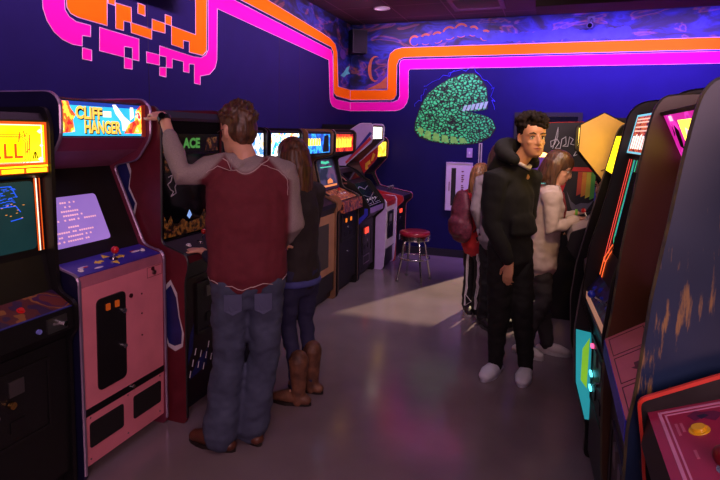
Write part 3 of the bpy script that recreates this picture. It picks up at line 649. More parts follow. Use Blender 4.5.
mqB = art('bright comic lit art', [(0, (.02, .12, .8, 1)), (.36, (.05, .5, .9, 1)), (.44, (1, .95, .85, 1)), (.54, (1, .75, .1, 1)), (.6, (.9, .1, .08, 1)), (.66, (.05, .3, .9, 1))], 15, 2.4)
c5, P, m5, s5 = plain_left('orange fronted arcade cabinet with a bright blue, white and yellow marquee', 3.80, .56, tan, mqB, blk, glow('dim blue tube', (.02, .04, .1, 1), .6))
P[7].slab('front_opening', .25, .75, .25, .85, .005, .007, blk, c5, .01)
# --- tan sided one beside the woman
mqC = art('blue lit art', [(0, (.02, .05, .35, 1)), (.42, (.02, .16, .7, 1)), (.52, (.05, .45, .75, 1)), (.6, (.02, .12, .6, 1))], 12, 1.3)
c6, P, m6, s6 = plain_left('tan wooden arcade cabinet with a blue marquee lettered in yellow', 4.45, .58, tan, mqC, tan_side, glow('dim blue tube', (.02, .04, .1, 1), .6))
mq = P[1]; mq.polys('marquee_lettering', [[(.08 + k*.10, .42), (.16 + k*.10, .40), (.155 + k*.10, .72), (.09 + k*.10, .74)] for k in range(5)], .0068, glow('lit yellow letters', (1, .8, .05, 1), 2.0), m6, .006)
mq.polys('marquee_print', [[(.66, .1), (.92, .1), (.9, .9), (.72, .85)]], .0068, mat('dark marquee figure', S(30, 24, 30), .4), m6, .006)
P[7].slab('poster_panel', .28, .74, .12, .86, .005, .007, mat('dark poster', S(58, 50, 48), .5), c6)
fr = P[3]; 
# --- black one with yellow flame marquee, lit screen and orange control panel
mqD = art('red flame lit art', [(0, (.25, .01, .01, 1)), (.44, (.55, .02, .02, 1)), (.56, (.9, .10, .02, 1)), (.64, (.35, .01, .01, 1))], 16, 1.2)
tube = art('dim violet tube art', [(0, (.02, .02, .05, 1)), (.5, (.06, .05, .12, 1)), (.62, (.12, .06, .14, 1))], 7, .7)
c7, P, m7, s7 = plain_left('black arcade cabinet with a yellow and red flame marquee and orange control panel', 5.075, .58, blk, mqD, blk, tube, mat('brown edge trim', S(66, 46, 40), .4))
mq = P[1]; fl_ = []
for k in range(6):
    u = .09 + k*.135; t = .30 + .12*((k*5) % 3)/2
    fl_ += [[(u, .26), (u + .11, .28), (u + .10, .55), (u + .13, .80), (u + .06, .62), (u + .045, .9 - t*.2), (u + .01, .6)]]
mq.polys('marquee_lettering', fl_, .0068, glow('lit yellow letters', (1, .8, .05, 1), 2.0), m7, .006)
b = P[3]
b.polys('screen_graphics', [[(.3, .84), (.5, .80), (.7, .84), (.66, .90), (.5, .88), (.34, .92)], [(.25, .70), (.75, .70), (.78, .73), (.22, .73)]], .0092, glow('green screen phosphor', (.1, .8, .5, 1), 1.0), s7, .008)
b.polys('screen_graphics', [[(.42, .20), (.66, .20), (.68, .28), (.58, .36), (.44, .30)], [(.2, .10), (.85, .10), (.85, .16), (.2, .16)]], .0092, glow('orange screen figure', (1, .3, .1, 1), 1.0), s7, .008)
b.frame('bezel_art', .06, .94, .02, .99, .02, .004, .007, mat('purple bezel art', S(70, 50, 90), .5), c7)
for u in (.62, ): P[4].slab('control_overlay', .02, .98, .05, .95, .004, .005, art('orange control art', [(0, S(120, 60, 40)), (.42, S(200, 110, 60)), (.5, S(230, 170, 100)), (.56, S(110, 50, 90)), (.62, S(190, 90, 60))], 16, 0), c7)
P[5].slab('control_front_art', .0, 1, -2.2, 1, .005, .045, art('orange front art', [(0, S(60, 30, 40)), (.45, S(170, 90, 60)), (.55, S(90, 40, 60))], 16, 0), c7)
coin_door(P[7], c7, .16, .86, .42, .92, coin_orange); P[7].disc('lower_bolt', .5, .22, .01, .005, .014, chrome, c7)
sp7 = [o for o in c7.children if o.name.startswith('side_panel')][0]
MB().cyl((.29, .66, .92), (.297, .66, .92), .085, n=24).build('round_side_decal', mat('brown round decal', S(150, 96, 70), .5), sp7)

# --- low black vector machine, blue edge stripe
front = [(.34, 1.20), (.40, 1.195), (.44, 1.17), (.45, 1.16), (.55, 1.08), (.60, 1.05), (.80, .80), (.80, .74), (.69, .64), (.69, .10), (.66, .09), (.66, .03)]
outer = [(0, 0), (0, 1.215), (.38, 1.215), (.47, 1.18), (.53, 1.13), (.585, 1.08), (.64, 1.06), (.82, .83), (.82, .73), (.71, .63), (.71, 0)]
lav = mat('lavender laminate', S(176, 150, 208), .45, var=.05)
c8, P = cab('low black arcade cabinet with a blue edge and white line art on its slanted deck', LX, 5.685, RZ, .56, front, outer, blk, blk, blk, None, LEFT)
P[0].slab('marquee', .03, .97, .1, .9, .001, .005, mat('unlit marquee', S(40, 30, 40), .3), c8)
P[3].slab('screen_bezel', 0, 1, 0, 1, 0, .004, blk, c8); s8 = P[3].slab('screen', .15, .85, .06, .94, .004, .008, glass, c8, .02)
fr8 = mat('brown frame paint', S(130, 76, 74), .45)
sp8 = [o for o in c8.children if o.name.startswith('side_panel')][0]
mb = MB(); sd8 = lambda p, q, h: (.28 + h, p, q)
for a, c in (((.20, 1.19), (.40, 1.19)), ((.40, 1.19), (.55, 1.09)), ((.24, 1.18), (.40, 1.06)), ((.34, 1.06), (.56, 1.06))): mb.limb([sd8(*a, .001), sd8(*c, .001)], [.009, .009], 4, None, 0, False)
mb.build('side_line_art', fr8, sp8)
cp = P[5]; cp.slab('control_panel', 0, 1, 0, 1, 0, .004, mat('glossy black deck', S(10, 10, 14), .25), c8)
mb = MB()
for a, c in (((.1, .75), (.3, .85)), ((.3, .85), (.5, .7)), ((.5, .7), (.8, .8)), ((.2, .5), (.5, .35)), ((.5, .35), (.85, .5)), ((.5, .35), (.45, .1)), ((.15, .2), (.4, .3)), ((.6, .2), (.9, .3)), ((.1, .08), (.9, .08)), ((.12, .14), (.35, .14)), ((.6, .14), (.88, .14))):
    mb.limb([cp.at(*a, .005), cp.at(*c, .005)], [.003, .003], 4, None, 0, False)
mb.build('deck_line_art', mat('white line ink', S(190, 185, 210), .5), c8)
for u in (.25, .4, .6, .75): button(cp, c8, u, .3, white_plastic, .011)
P[6].slab('panel_edge', 0, 1, 0, 1, 0, .006, mat('lilac edge', S(150, 120, 190), .4), c8)
f = P[8]; f.slab('front_panel', 0, 1, 0, 1, 0, .004, blk, c8); d = coin_door(f, c8, .22, .80, .30, .86, None); f.slab('coin_return_button', .34, .56, .72, .84, .013, .02, coin_red, d, .004)
f.frame('lower_plate', .30, .70, .08, .26, .01, .004, .008, steel, c8)
sn8 = mat('blue stripe paint', S(44, 44, 170), .4)
MB().prism([(.66, .02), (.70, .02), (.70, .62), (.80, .73), (.80, .80), (.76, .80), (.76, .74), (.66, .65)], sd8, 0, .0012).build('side_stripe', sn8, sp8)

# --- lavender and white one with a white-lit marquee
front = [(.47, 1.70), (.60, 1.70), (.625, 1.69), (.625, 1.525), (.32, 1.24), (.50, .86), (.80, .83), (.815, .80), (.81, .74), (.805, .24), (.79, .22), (.79, .03)]
outer = [(0, 0), (0, 1.42), (.17, 1.515), (.49, 1.715), (.62, 1.715), (.645, 1.69), (.64, 1.51), (.30, 1.22), (.49, .85), (.81, .835), (.83, .80), (.82, .24), (.80, .0)]
c9, P = cab('lavender and white arcade cabinet with a white glowing marquee and red control panel', LX, 6.22, RZ, .46, front, outer, lav, lav, blk, mat('pale edge trim', S(200, 190, 215), .4), LEFT)
sp9 = [o for o in c9.children if o.name.startswith('side_panel')][0]; sd9 = lambda p, q, h: (.23 + h, p, q)
MB().prism([(.635, 1.60), (.61, 1.62), (.33, 1.28), (.36, 1.27)], sd9, 0, .0012).build('side_stripe', mat('dark blue stripe', S(40, 40, 130), .4), sp9)
MB().prism([(.63, 1.53), (.61, 1.56), (.31, 1.26), (.32, 1.235)], sd9, 0, .0014).build('side_stripe', mat('red stripe', S(180, 50, 60), .4), sp9)
MB().prism(disc((.20, 1.45), .10, 18), sd9, 0, .0014).build('side_emblem', mat('black red emblem', S(60, 16, 26), .4), sp9)
mqE = art('white lit art', [(0, (1, .3, .15, 1)), (.34, (1, .72, .45, 1)), (.44, (1, .93, .8, 1)), (.64, (1, .75, .5, 1)), (.70, (.9, .25, .2, 1))], 16, 3.2)
P[2].slab('marquee', .04, .92, .06, .94, .001, .006, mqE, c9); P[2].frame('marquee_frame', 0, 1, 0, 1, .014, .001, .012, blk, c9)
P[3].slab('hood_underside', 0, 1, 0, 1, 0, .003, blk, c9)
screen(P[4], c9, .1, .9, .08, .9, mat('grey dark tube', S(58, 60, 66), .3), blk)
redp = mat('red control overlay', S(170, 40, 44), .4)
P[5].slab('control_panel', 0, 1, 0, 1, 0, .004, redp, c9); joystick(P[5], c9, .4, .5, red_plastic); button(P[5], c9, .7, .5, white_plastic)
P[6].slab('panel_edge', 0, 1, 0, 1, 0, .005, redp, c9); P[7].slab('control_front', 0, 1, 0, 1, 0, .005, redp, c9)
whitef = mat('white laminate', S(214, 200, 208), .45, var=.04)
f = P[8]; f.slab('front_panel', 0, 1, 0, 1, 0, .005, whitef, c9); d = coin_door(f, c9, .22, .78, .22, .88, None, None, 1); P[9].slab('kick_panel', 0, 1, 0, 1, 0, .004, blk, c9)
f.slab('door_label', .36, .62, .62, .80, .013, .015, mat('grey sticker', S(120, 112, 120), .5), d)

# --- last in the row, red hood with yellow marquee
front = [(.50, 1.54), (.53, 1.50), (.53, 1.30), (.34, 1.08), (.44, .90), (.88, .82), (.89, .78), (.80, .70), (.80, .10), (.78, .08), (.78, .03)]
outer = [(0, 0), (0, 1.56), (.52, 1.555), (.56, 1.50), (.55, 1.29), (.37, 1.09), (.46, .91), (.90, .835), (.91, .77), (.82, .69), (.82, 0)]
redside = mat('red side laminate', S(176, 30, 40), .4)
c10, P = cab('black arcade cabinet in the back corner with a red hood and yellow lit marquee', LX, 6.705, RZ, .48, front, outer, redside, blk, blk, mat('rose edge trim', S(150, 70, 90), .4), LEFT)
sp10 = [o for o in c10.children if o.name.startswith('side_panel')][0]; sd10 = lambda p, q, h: (.24 + h, p, q)
ysa = mat('yellow side lettering', S(226, 170, 60), .5)
MB().prism([(.40, 1.14), (.44, 1.15), (.43, 1.2), (.47, 1.22), (.46, 1.27), (.40, 1.22)], sd10, 0, .0015).prism([(.47, 1.25), (.50, 1.26), (.53, 1.34), (.50, 1.36)], sd10, 0, .0015).build('side_lettering', ysa, sp10)
mqF = art('amber lit art', [(0, (.8, .3, .02, 1)), (.44, (1, .62, .03, 1)), (.58, (1, .8, .15, 1)), (.66, (.7, .2, .02, 1))], 18, 2.0)
P[1].slab('marquee', .0, .95, .04, .96, .001, .006, mqF, c10)
P[2].slab('hood_underside', 0, 1, 0, 1, 0, .003, blk, c10); screen(P[3], c10, .1, .9, .1, .95, glass, blk)
P[4].slab('control_panel', 0, 1, 0, 1, 0, .004, mat('dusk control overlay', S(60, 48, 66), .4), c10)
for u in (.3, .5, .7): joystick(P[4], c10, u, .5, mat('grey plastic', S(120, 110, 120), .4), .05)
f = P[7]; f.slab('front_panel', 0, 1, 0, 1, 0, .004, blk, c10); d = coin_door(f, c10, .18, .84, .46, .96, None); f.slab('coin_return_button', .38, .62, .82, .90, .013, .02, coin_red, d, .004)

# ------------------------------------------------------------------ right-hand row
RX, RR = 0.98, math.radians(90)
scratched = mat('scratched navy laminate', S(22, 44, 80), .38, var=.12, scale=6)
def wear(m, base, worn):
    nt = m.node_tree; b = nt.nodes['Principled BSDF']; ramp = [n for n in nt.nodes if n.type == 'VALTORGB'][0]
    tc = [n for n in nt.nodes if n.type == 'TEX_COORD'][0]
    mp = nt.nodes.new('ShaderNodeMapping'); mp.inputs['Scale'].default_value = (3, 46, 4.6); mp.inputs['Rotation'].default_value = (math.radians(9), 0, 0)
    nt.links.new(tc.outputs['Object'], mp.inputs['Vector'])
    n = nt.nodes.new('ShaderNodeTexNoise'); n.inputs['Scale'].default_value = 1.0; n.inputs['Detail'].default_value = 6; n.inputs['Roughness'].default_value = .65
    nt.links.new(mp.outputs['Vector'], n.inputs['Vector'])
    n2 = nt.nodes.new('ShaderNodeTexNoise'); n2.inputs['Scale'].default_value = 4.5; nt.links.new(tc.outputs['Object'], n2.inputs['Vector'])
    mu = nt.nodes.new('ShaderNodeMath'); mu.operation = 'MULTIPLY'; nt.links.new(n.outputs['Fac'], mu.inputs[0]); nt.links.new(n2.outputs['Fac'], mu.inputs[1])
    cr = nt.nodes.new('ShaderNodeValToRGB'); cr.color_ramp.elements[0].position = .30; cr.color_ramp.elements[1].position = .345
    nt.links.new(mu.outputs['Value'], cr.inputs['Fac'])
    mx = nt.nodes.new('ShaderNodeMix'); mx.data_type = 'RGBA'; nt.links.new(cr.outputs['Color'], mx.inputs['Factor'])
    nt.links.new(ramp.outputs['Color'], mx.inputs['A']); mx.inputs['B'].default_value = worn
    nt.links.new(mx.outputs['Result'], b.inputs['Base Color'])
wear(scratched, None, S(150, 120, 78))
dark_side = mat('dark brown laminate', S(76, 47, 30), .32, var=.2, scale=4)
def right_cab(label, y0, y1, near, far, trim=None, outer=None, turn=0.0, mq=None):
    front = [(.575, 1.72), (.63, 1.695), (.555, 1.525), (.53, 1.50), (.64, .965), (.765, .885), (.765, .83), (.73, .72), (.72, .10), (.69, .08), (.69, .03)]
    if mq:
        front[1], front[2], front[3] = mq[:3]
        if len(mq) > 3: front[4], front[5], front[6] = mq[3:]
        front[0] = (mq[0][0] - .1, mq[0][1] + .02)
    return cab(label, RX + math.tan(turn)*0, (y0 + y1)/2, RR + turn, y1 - y0, front, outer, near, far, blk, trim, RIGHT)
# nearest: only its red-edged control panel shows
front = [(.50, 1.70), (.52, 1.66), (.50, 1.50), (.34, 1.42), (.42, 1.09), (.735, .957), (.745, .88), (.70, .74), (.70, .10), (.66, .08), (.66, .03)]
outer = [(0, 0), (0, 1.73), (.50, 1.73), (.545, 1.66), (.52, 1.48), (.37, 1.42), (.44, 1.12), (.593, 1.07), (.753, .982), (.735, .86), (.73, .80), (.72, .74), (.72, 0)]
red_trim = mat('red edge trim', S(214, 60, 46), .35)
z, P = cab('nearest right-hand arcade machine with a magenta control panel and red edging', RX, 1.06, RR, .645, front, outer, blk, blk, blk, red_trim, RIGHT, .007, .016)
mg = mat('magenta control overlay', S(150, 24, 70), .35, var=.1)
cp = P[4]; cpp = cp.slab('control_panel', 0, 1, 0, 1, 0, .004, mg, z)
cp.frame('panel_border', .02, .98, .06, .97, .007, .004, .005, mat('pale pink ink', S(200, 130, 170), .5), cpp); cp.frame('panel_border', .045, .955, .095, .94, .004, .004, .005, MATS['pale pink ink'], cpp)
button(cp, z, .185, .25, yellow_plastic, .017); button(cp, z, .55, .3, yellow_plastic, .017)
joystick(cp, z, .42, .30, mat('dark red plastic', S(96, 12, 24), .35, coat=.2), .012, .021)
cp.polys('panel_figure', [[(.08, .22), (.12, .25), (.11, .30), (.14, .36), (.10, .42), (.075, .38), (.07, .31), (.055, .28)]], .0048, mat('plum panel ink', S(96, 20, 70), .5), cpp, .004)
cp.polys('panel_figure', [[(.09, .27), (.115, .29), (.10, .34), (.085, .32)]], .0052, mat('navy panel ink', S(26, 24, 60), .5), cpp, .004)
for v, u0, u1 in ((.16, .12, .18), (.13, .12, .20), (.17, .30, .35)): cp.slab('panel_caption', u0, u1, v, v + .016, .004, .005, mat('dull pink ink', S(180, 90, 120), .5), cpp)
P[3].slab('screen_bezel', 0, 1, 0, 1, 0, .004, blk, z); P[3].slab('screen', .1, .9, .1, .9, .004, .008, glass, z, .02); P[0].slab('marquee', 0, 1, 0, 1, 0, .004, mat('unlit plum marquee', S(70, 30, 60), .3), z)
P[7].slab('front_panel', 0, 1, 0, 1, 0, .004, blk, z); coin_door(P[7], z, .2, .8, .4, .9, None)
# second: scratched navy side, magenta and yellow marquee, rosy deck
cA, P = right_cab('arcade cabinet with a scratched navy side and a magenta and yellow marquee', 1.44, 2.06, scratched, dark_side, mat('worn gold edge', S(96, 86, 56), .5, c2=S(40, 44, 56), scale=18),
    [(0, 0), (0, 1.745), (.57, 1.745), (.635, 1.738), (.660, 1.70), (.672, 1.645), (.687, 1.55), (.704, 1.41), (.73, 1.22), (.75, .96), (.762, .88), (.762, .70), (.75, .42), (.72, .17), (.72, 0)], 0,
    ((.635, 1.69), (.562, 1.531), (.53, 1.50)))
mq = P[1]; q = mq.slab('marquee', .0, 1, .02, .98, .001, .006, art('magenta lit art', [(0, (.42, .01, .22, 1)), (.55, (.6, .03, .36, 1)), (.64, (.35, .01, .25, 1))], 9, 1.7), cA)
mq.slab('marquee_retainer', 0, 1, .93, 1.0, .006, .012, blk, cA)
mq.polys('marquee_panel', [[(.26, .12), (.95, .12), (.95, .80), (.30, .80)]], .0068, glow('lit lemon panel', (1, .70, .05, 1), 4.0), q, .006)
mq.polys('marquee_print', [[(.10, .30), (.16, .26), (.20, .40), (.22, .60), (.16, .72), (.12, .55)], [(.06, .50), (.1, .55), (.1, .7)]], .0068, mat('black marquee ink', S(20, 10, 14), .5), q, .006)
mq.polys('marquee_print', [[(.12, .80), (.19, .80), (.19, .90), (.12, .90)], [(.36, .5), (.42, .45), (.46, .6), (.40, .66)]], .0074, glow('lit pale pink', (1, .6, .7, 1), 1.4), q, .006)
P[2].slab('marquee_lip', 0, 1, 0, 1, 0, .003, blk, cA); P[3].slab('screen_bezel', 0, 1, 0, 1, 0, .004, blk, cA); P[3].slab('screen', .12, .88, .2, .9, .004, .008, glow('rosy tube', (.5, .1, .2, 1), .9), cA, .02)
deck = mat('rose deck overlay', S(176, 98, 112), .4, var=.08)
cp = P[4]; cpp = cp.slab('control_panel', 0, 1, 0, 1, 0, .004, deck, cA)
for a, b_ in ((.04, .30), (.34, .66), (.70, .96)): cp.frame('deck_groove', a, b_, .08, .92, .003, .004, .005, mat('dark rose groove', S(70, 34, 44), .5), cpp)
cp.polys('deck_mark', [arrow(.48, .5)], .005, MATS['dark rose groove'], cpp, .004)
P[5].slab('lit_edge', .0, 1, 0, 1, 0, .004, mat('blue deck edge', S(60, 60, 190), .3), cA)
P[6].slab('control_front', 0, 1, 0, 1, 0, .004, art('blue streak art', [(0, (.02, .02, .10, 1)), (.5, (.03, .04, .5, 1)), (.57, (.2, .5, .9, 1)), (.62, (.05, .03, .3, 1))], 10, .7, (1, 4, 1)), cA)
P[7].slab('front_panel', 0, 1, 0, 1, 0, .004, blk, cA); coin_door(P[7], cA, .2, .8, .4, .9, None)
# third: neon-lined bezel
neon_r, neon_g, neon_b = glow('red neon line', (1, .08, .06, 1), 1.5), glow('green neon line', (.05, .7, .35, 1), 1.1), glow('teal neon line', (.05, .45, .6, 1), 1.0)
neon_o = glow('orange neon line', (1, .13, .03, 1), 1.7)
cB, P = right_cab('black arcade cabinet with red and green neon lines below a white lettered marquee', 2.125, 2.765, blk, blk, mat('black edge trim', S(18, 16, 20), .4),
    [(0, 0), (0, 1.765), (.55, 1.765), (.605, 1.75), (.642, 1.707), (.661, 1.604), (.704, 1.355), (.735, 1.217), (.768, 1.096), (.790, .867), (.778, .81), (.735, .69), (.715, .40), (.70, .17), (.70, 0)], math.radians(3.5),
    ((.600, 1.70), (.634, 1.532), (.622, 1.51), (.715, .965), (.77, .885), (.77, .83)))
mq = P[1]; q = mq.slab('marquee', 0, 1, .0, 1, .001, .006, art('rust lit art', [(0, (.10, .01, .02, 1)), (.42, (.5, .05, .03, 1)), (.52, (.8, .2, .05, 1)), (.58, (.25, .02, .05, 1))], 30, 1.0, (1, 1, 2)), cB)
mq.frame('marquee_border', .0, 1, .0, 1, .008, .006, .008, glow('lit cyan border', (.2, .7, .9, 1), 1.1), q)
lw = glow('lit white letters', (1, .9, .85, 1), 1.6)
mq.polys('marquee_lettering', [[(.06 + k*.075, .12), (.10 + k*.075, .12), (.10 + k*.075, .45 + .05*(k % 2)), (.06 + k*.075, .45)] for k in range(11)], .0072, lw, q, .006)
for v in (.56, .66, .78, .86): mq.slab('marquee_bar', .05, .95, v, v + .035, .006, .0072, glow('lit pale bars', (1, .62, .5, 1), 1.1), q)
P[2].slab('marquee_lip', 0, 1, 0, 1, 0, .003, blk, cB)
b = P[3]; b.slab('screen_bezel', 0, 1, 0, 1, 0, .004, blk, cB); b.slab('screen', .22, .78, .25, .9, .004, .008, glass, cB, .02)
for u, m in ((.012, neon_r), (.085, neon_r), (.17, neon_g), (.20, neon_b), (.27, neon_g)):
    MB().limb([b.at(u, .99, .006), b.at(u, .16 + u*1.1, .006), b.at(u + .05, .12 + u*1.1, .006)], [.0011]*3, 5, None, 0, False).build('neon_line', m, cB)
mb = MB()
for Pth in ([(.012, .16), (.012, .0)], [(.012, .13), (.10, .13)], [(.10, .0), (.10, .13), (.17, .21), (.25, .28), (.19, .30), (.012, .14)]):
    for a_, c_ in zip(Pth, Pth[1:]): mb.limb([b.at(*a_, .0065), b.at(*c_, .0065)], [.0017, .0017], 5, None, 0, False)
mb.build('neon_outline', neon_o, cB)
cp = P[4]; cpp = cp.slab('control_panel', 0, 1, 0, 1, 0, .004, art('indigo control art', [(0, S(30, 24, 60)), (.5, S(60, 44, 110)), (.58, S(40, 90, 110)), (.63, S(40, 30, 80))], 14, 0), cB)
for u, v in ((.15, .4), (.3, .6), (.45, .4), (.7, .5)): button(cp, cB, u, v, blue_plastic)
joystick(cp, cB, .6, .5, blue_plastic)
P[5].slab('lit_edge', 0, 1, .3, .9, 0, .004, glow('peach lit edge', (1, .45, .3, 1), .35), cB)
P[6].slab('control_front', 0, 1, 0, 1, 0, .004, mat('teal front', S(20, 60, 74), .4), cB)
f = P[7]; f.slab('front_panel', 0, 1, 0, 1, 0, .004, mat('deep teal front', S(16, 34, 40), .4), cB); d = coin_door(f, cB, .06, .7, .45, .95, None)
for v in (.66, .55): f.slab('lit_coin_slot', .10, .18, v, v + .022, .013, .022, glow('cyan coin light', (.1, .8, .9, 1), 3.0), d)
f.slab('lit_coin_slot', .09, .13, .86, .885, .004, .02, glow('pink coin light', (1, .1, .3, 1), 2.0), cB)
# fourth: yellow marquee seen edge-on, cyan side art glowing in place of light falling on it
cD, P = right_cab('black arcade cabinet with a lower side coloured as if lit cyan and a yellow marquee seen edge-on', 2.80, 3.40, blk, blk, mat('grey edge trim', S(96, 88, 90), .4),
    [(0, 0), (0, 1.69), (.54, 1.69), (.61, 1.67), (.632, 1.635), (.684, 1.40), (.742, 1.15), (.804, .866), (.826, .65), (.812, .38), (.75, .17), (.75, 0)], 0, ((.628, 1.61), (.674, 1.41), (.58, 1.38)))
P[1].slab('marquee', 0, 1, .02, .98, .001, .008, glow('lit yellow marquee', (1.0, 0.72, 0.01, 1), 2.6), cD); P[2].slab('marquee_lip', 0, 1, 0, 1, 0, .003, blk, cD)
P[3].slab('screen_bezel', 0, 1, 0, 1, 0, .004, blk, cD); P[3].slab('screen', .12, .88, .2, .9, .004, .008, glow('dim amber tube', (.4, .2, .05, 1), .4), cD, .02)
P[4].slab('control_panel', 0, 1, 0, 1, 0, .004, mat('grey control overlay', S(120, 104, 112), .4), cD); button(P[4], cD, .7, .5, red_plastic); joystick(P[4], cD, .4, .5, red_plastic)
P[5].slab('panel_edge', 0, 1, 0, 1, 0, .004, blk, cD); P[7].slab('front_panel', 0, 1, 0, 1, 0, .004, blk, cD); coin_door(P[7], cD, .2, .8, .4, .9, None)
spD = [o for o in cD.children if o.name.startswith('side_panel')][1]
sdD = lambda p, q, h: (-.30 - h, p, q)
cyan = glow('cyan art with painted-in light', (.03, .42, .50, 1), .7)  # emission puts the light on this printed side into its colour
q = MB().prism([(.70, .64), (.820, .655), (.806, .385), (.755, .20), (.70, .20)], sdD, 0, .002).build('glow_side_art', cyan, spD)
MB().prism([(.755, .62), (.785, .56), (.785, .40), (.755, .36)], sdD, .002, .003).build('glow_side_figure', glow('lime art with painted-in light', (.25, .55, .03, 1), .9), q)
# fifth: yellow hooded one the girl is playing
front = [(.69, 1.715), (.80, 1.665), (.80, 1.53), (.66, 1.36), (.60, 1.30), (.63, 1.10), (.82, 1.00), (.845, .93), (.74, .82), (.72, .10), (.69, .08), (.69, .03)]
outer = [(0, 0), (0, 1.35), (.595, 1.686), (.70, 1.742), (.824, 1.672), (.828, 1.518), (.685, 1.345), (.625, 1.27), (.66, 1.10), (.84, 1.025), (.86, .93), (.76, .80), (.74, 0)]
amber = mat('yellow orange laminate', S(250, 206, 122), .45, var=.05)
cE, P = cab('yellow-orange hooded arcade cabinet with a curved line on its side', RX, 3.755, RR, .60, front, outer, blk, blk, blk, blk, RIGHT, .005, .012)
spE = [o for o in cE.children if o.name.startswith('side_panel')][1]; sdE = lambda p, q, h: (-.30 - h, p, q)
mb = MB()
for cc, r, a0, a1 in (((.60, 1.56), .09, -70, 70),):
    pts = [sdE(.665 + .075*math.cos(math.radians(180 - a))*.6, 1.50 + .10*math.sin(math.radians(a)), .002) for a in range(-60, 70, 10)]
    mb.limb(pts, [.0035]*len(pts), 5, None, 0, False)
pts = [sdE(.70 - .012*k, 1.405 + .004*math.sin(k*.5)*3, .002) for k in range(9)]; mb.limb(pts, [.003]*9, 5, None, 0, False)
mb.build('side_line', mat('brown line ink', S(90, 50, 20), .5), spE)
MB().prism([(.30, 1.28), (.30, 1.52), (.595, 1.684), (.70, 1.74), (.823, 1.671), (.826, 1.520), (.690, 1.352), (.62, 1.28)], sdE, 0, .0012).build('yellow_hood_side', amber, spE)
mqE2 = glow('warm yellow marquee', (1, .62, .10, 1), 5.0)
P[1].slab('marquee', .02, .98, .03, .97, .001, .008, mqE2, cE); P[2].slab('hood_underside', 0, 1, 0, 1, 0, .003, blk, cE)
P[4].slab('screen_bezel', 0, 1, 0, 1, 0, .004, blk, cE); P[4].slab('screen', .1, .9, .06, .98, .004, .008, glow('warm tube', (.9, .6, .4, 1), 1.2), cE, .02)
P[5].slab('control_panel', 0, 1, 0, 1, 0, .004, mat('pale grey overlay', S(170, 158, 168), .4), cE); joystick(P[5], cE, .3, .5, red_plastic); button(P[5], cE, .6, .5, white_plastic); button(P[5], cE, .7, .5, white_plastic)
P[6].slab('panel_edge', 0, 1, 0, 1, 0, .005, mat('pale grey edge', S(150, 140, 150), .4), cE); P[8].slab('front_panel', 0, 1, 0, 1, 0, .004, blk, cE); coin_door(P[8], cE, .2, .8, .4, .9)
# sixth: black signed hood, red-edged rainbow side
front = [(.80, 1.70), (1.03, 1.69), (1.04, 1.52), (.85, 1.39), (.83, 1.36), (.93, .92), (.99, .87), (.99, .80), (.92, .70), (.92, .10), (.88, .08), (.88, .03)]
outer = [(0, 0), (0, 1.72), (.80, 1.725), (1.06, 1.715), (1.06, 1.48), (.87, 1.39), (.85, 1.36), (.975, .90), (1.01, .87), (1.01, .78), (.94, .68), (.94, 0)]
cF, P = cab('black signed arcade cabinet with red edges and a rainbow painted on its side', RX, 5.25, RR, .60, front, outer, blk, blk, blk, red_trim, RIGHT)
spF = [o for o in cF.children if o.name.startswith('side_panel')][1]; sdF = lambda p, q, h: (-.30 - h, p, q)
# white signature scribble
sig = [(.92, 1.50), (.90, 1.60), (.885, 1.68), (.885, 1.60), (.91, 1.53), (.935, 1.51), (.94, 1.56), (.89, 1.58), (.87, 1.55), (.90, 1.50), (.86, 1.50), (.85, 1.58), (.82, 1.60), (.815, 1.54), (.84, 1.52), (.80, 1.52), (.79, 1.60), (.76, 1.58), (.78, 1.54), (.74, 1.53), (.71, 1.64), (.72, 1.56), (.735, 1.47), (.75, 1.44), (.725, 1.45)]
mb = MB()
for a, c in zip(sig, sig[1:]): mb.limb([sdF(a[0] + .05, a[1], .002), sdF(c[0] + .05, c[1], .002)], [.003, .003], 5, None, 0, True)
mb.build('signature', mat('white marker', S(216, 212, 216), .5), spF)
lower = [(.42, 1.345), (.845, 1.345), (.965, .90), (.95, .79), (.42, .79)]
MB().prism(lower, sdF, 0, .001).build('side_art_border', mat('red art border', S(176, 26, 36), .45), spF)
night = mat('black side art ground', S(18, 12, 20), .5)
q = MB().prism([(.45, 1.31), (.82, 1.31), (.93, .91), (.45, .91)], sdF, .001, .002).build('side_art', night, spF)
for k, (m_, a) in enumerate(((S(170, 60, 40), .755), (S(190, 120, 40), .72), (S(170, 160, 50), .685), (S(70, 140, 60), .65), (S(60, 60, 150), .615), (S(40, 34, 110), .575))):
    MB().prism([(a, 1.305), (a - .034, 1.305), (a - .03, 1.12 - k*.01), (a + .006, 1.10 - k*.01)], sdF, .002, .003).build('rainbow_stripe', mat('rainbow paint %d' % k, m_, .5), q)
MB().prism([(.84, 1.14), (.80, 1.05), (.76, 1.02), (.72, 1.04), (.66, 1.04), (.62, 1.07), (.66, 1.0), (.70, .93), (.76, .93), (.80, 1.0)], sdF, .003, .004).build('painted_figure', mat('grey figure paint', S(90, 84, 96), .5), q)
mb = MB(); R = random.Random(4)
for k in range(20):
    u = .90 - k*.023
    if k % 6 != 5: mb.prism([(u, .835), (u - .014, .835), (u - .014, .86), (u, .86)], sdF, .001, .0025)
mb.build('side_caption', mat('pale caption ink', S(210, 180, 180), .5), spF)
P[1].slab('marquee', .02, .98, .05, .95, .001, .006, glow('dim yellow marquee', (.9, .6, .08, 1), 1.4), cF); P[2].slab('hood_underside', 0, 1, 0, 1, 0, .003, blk, cF)
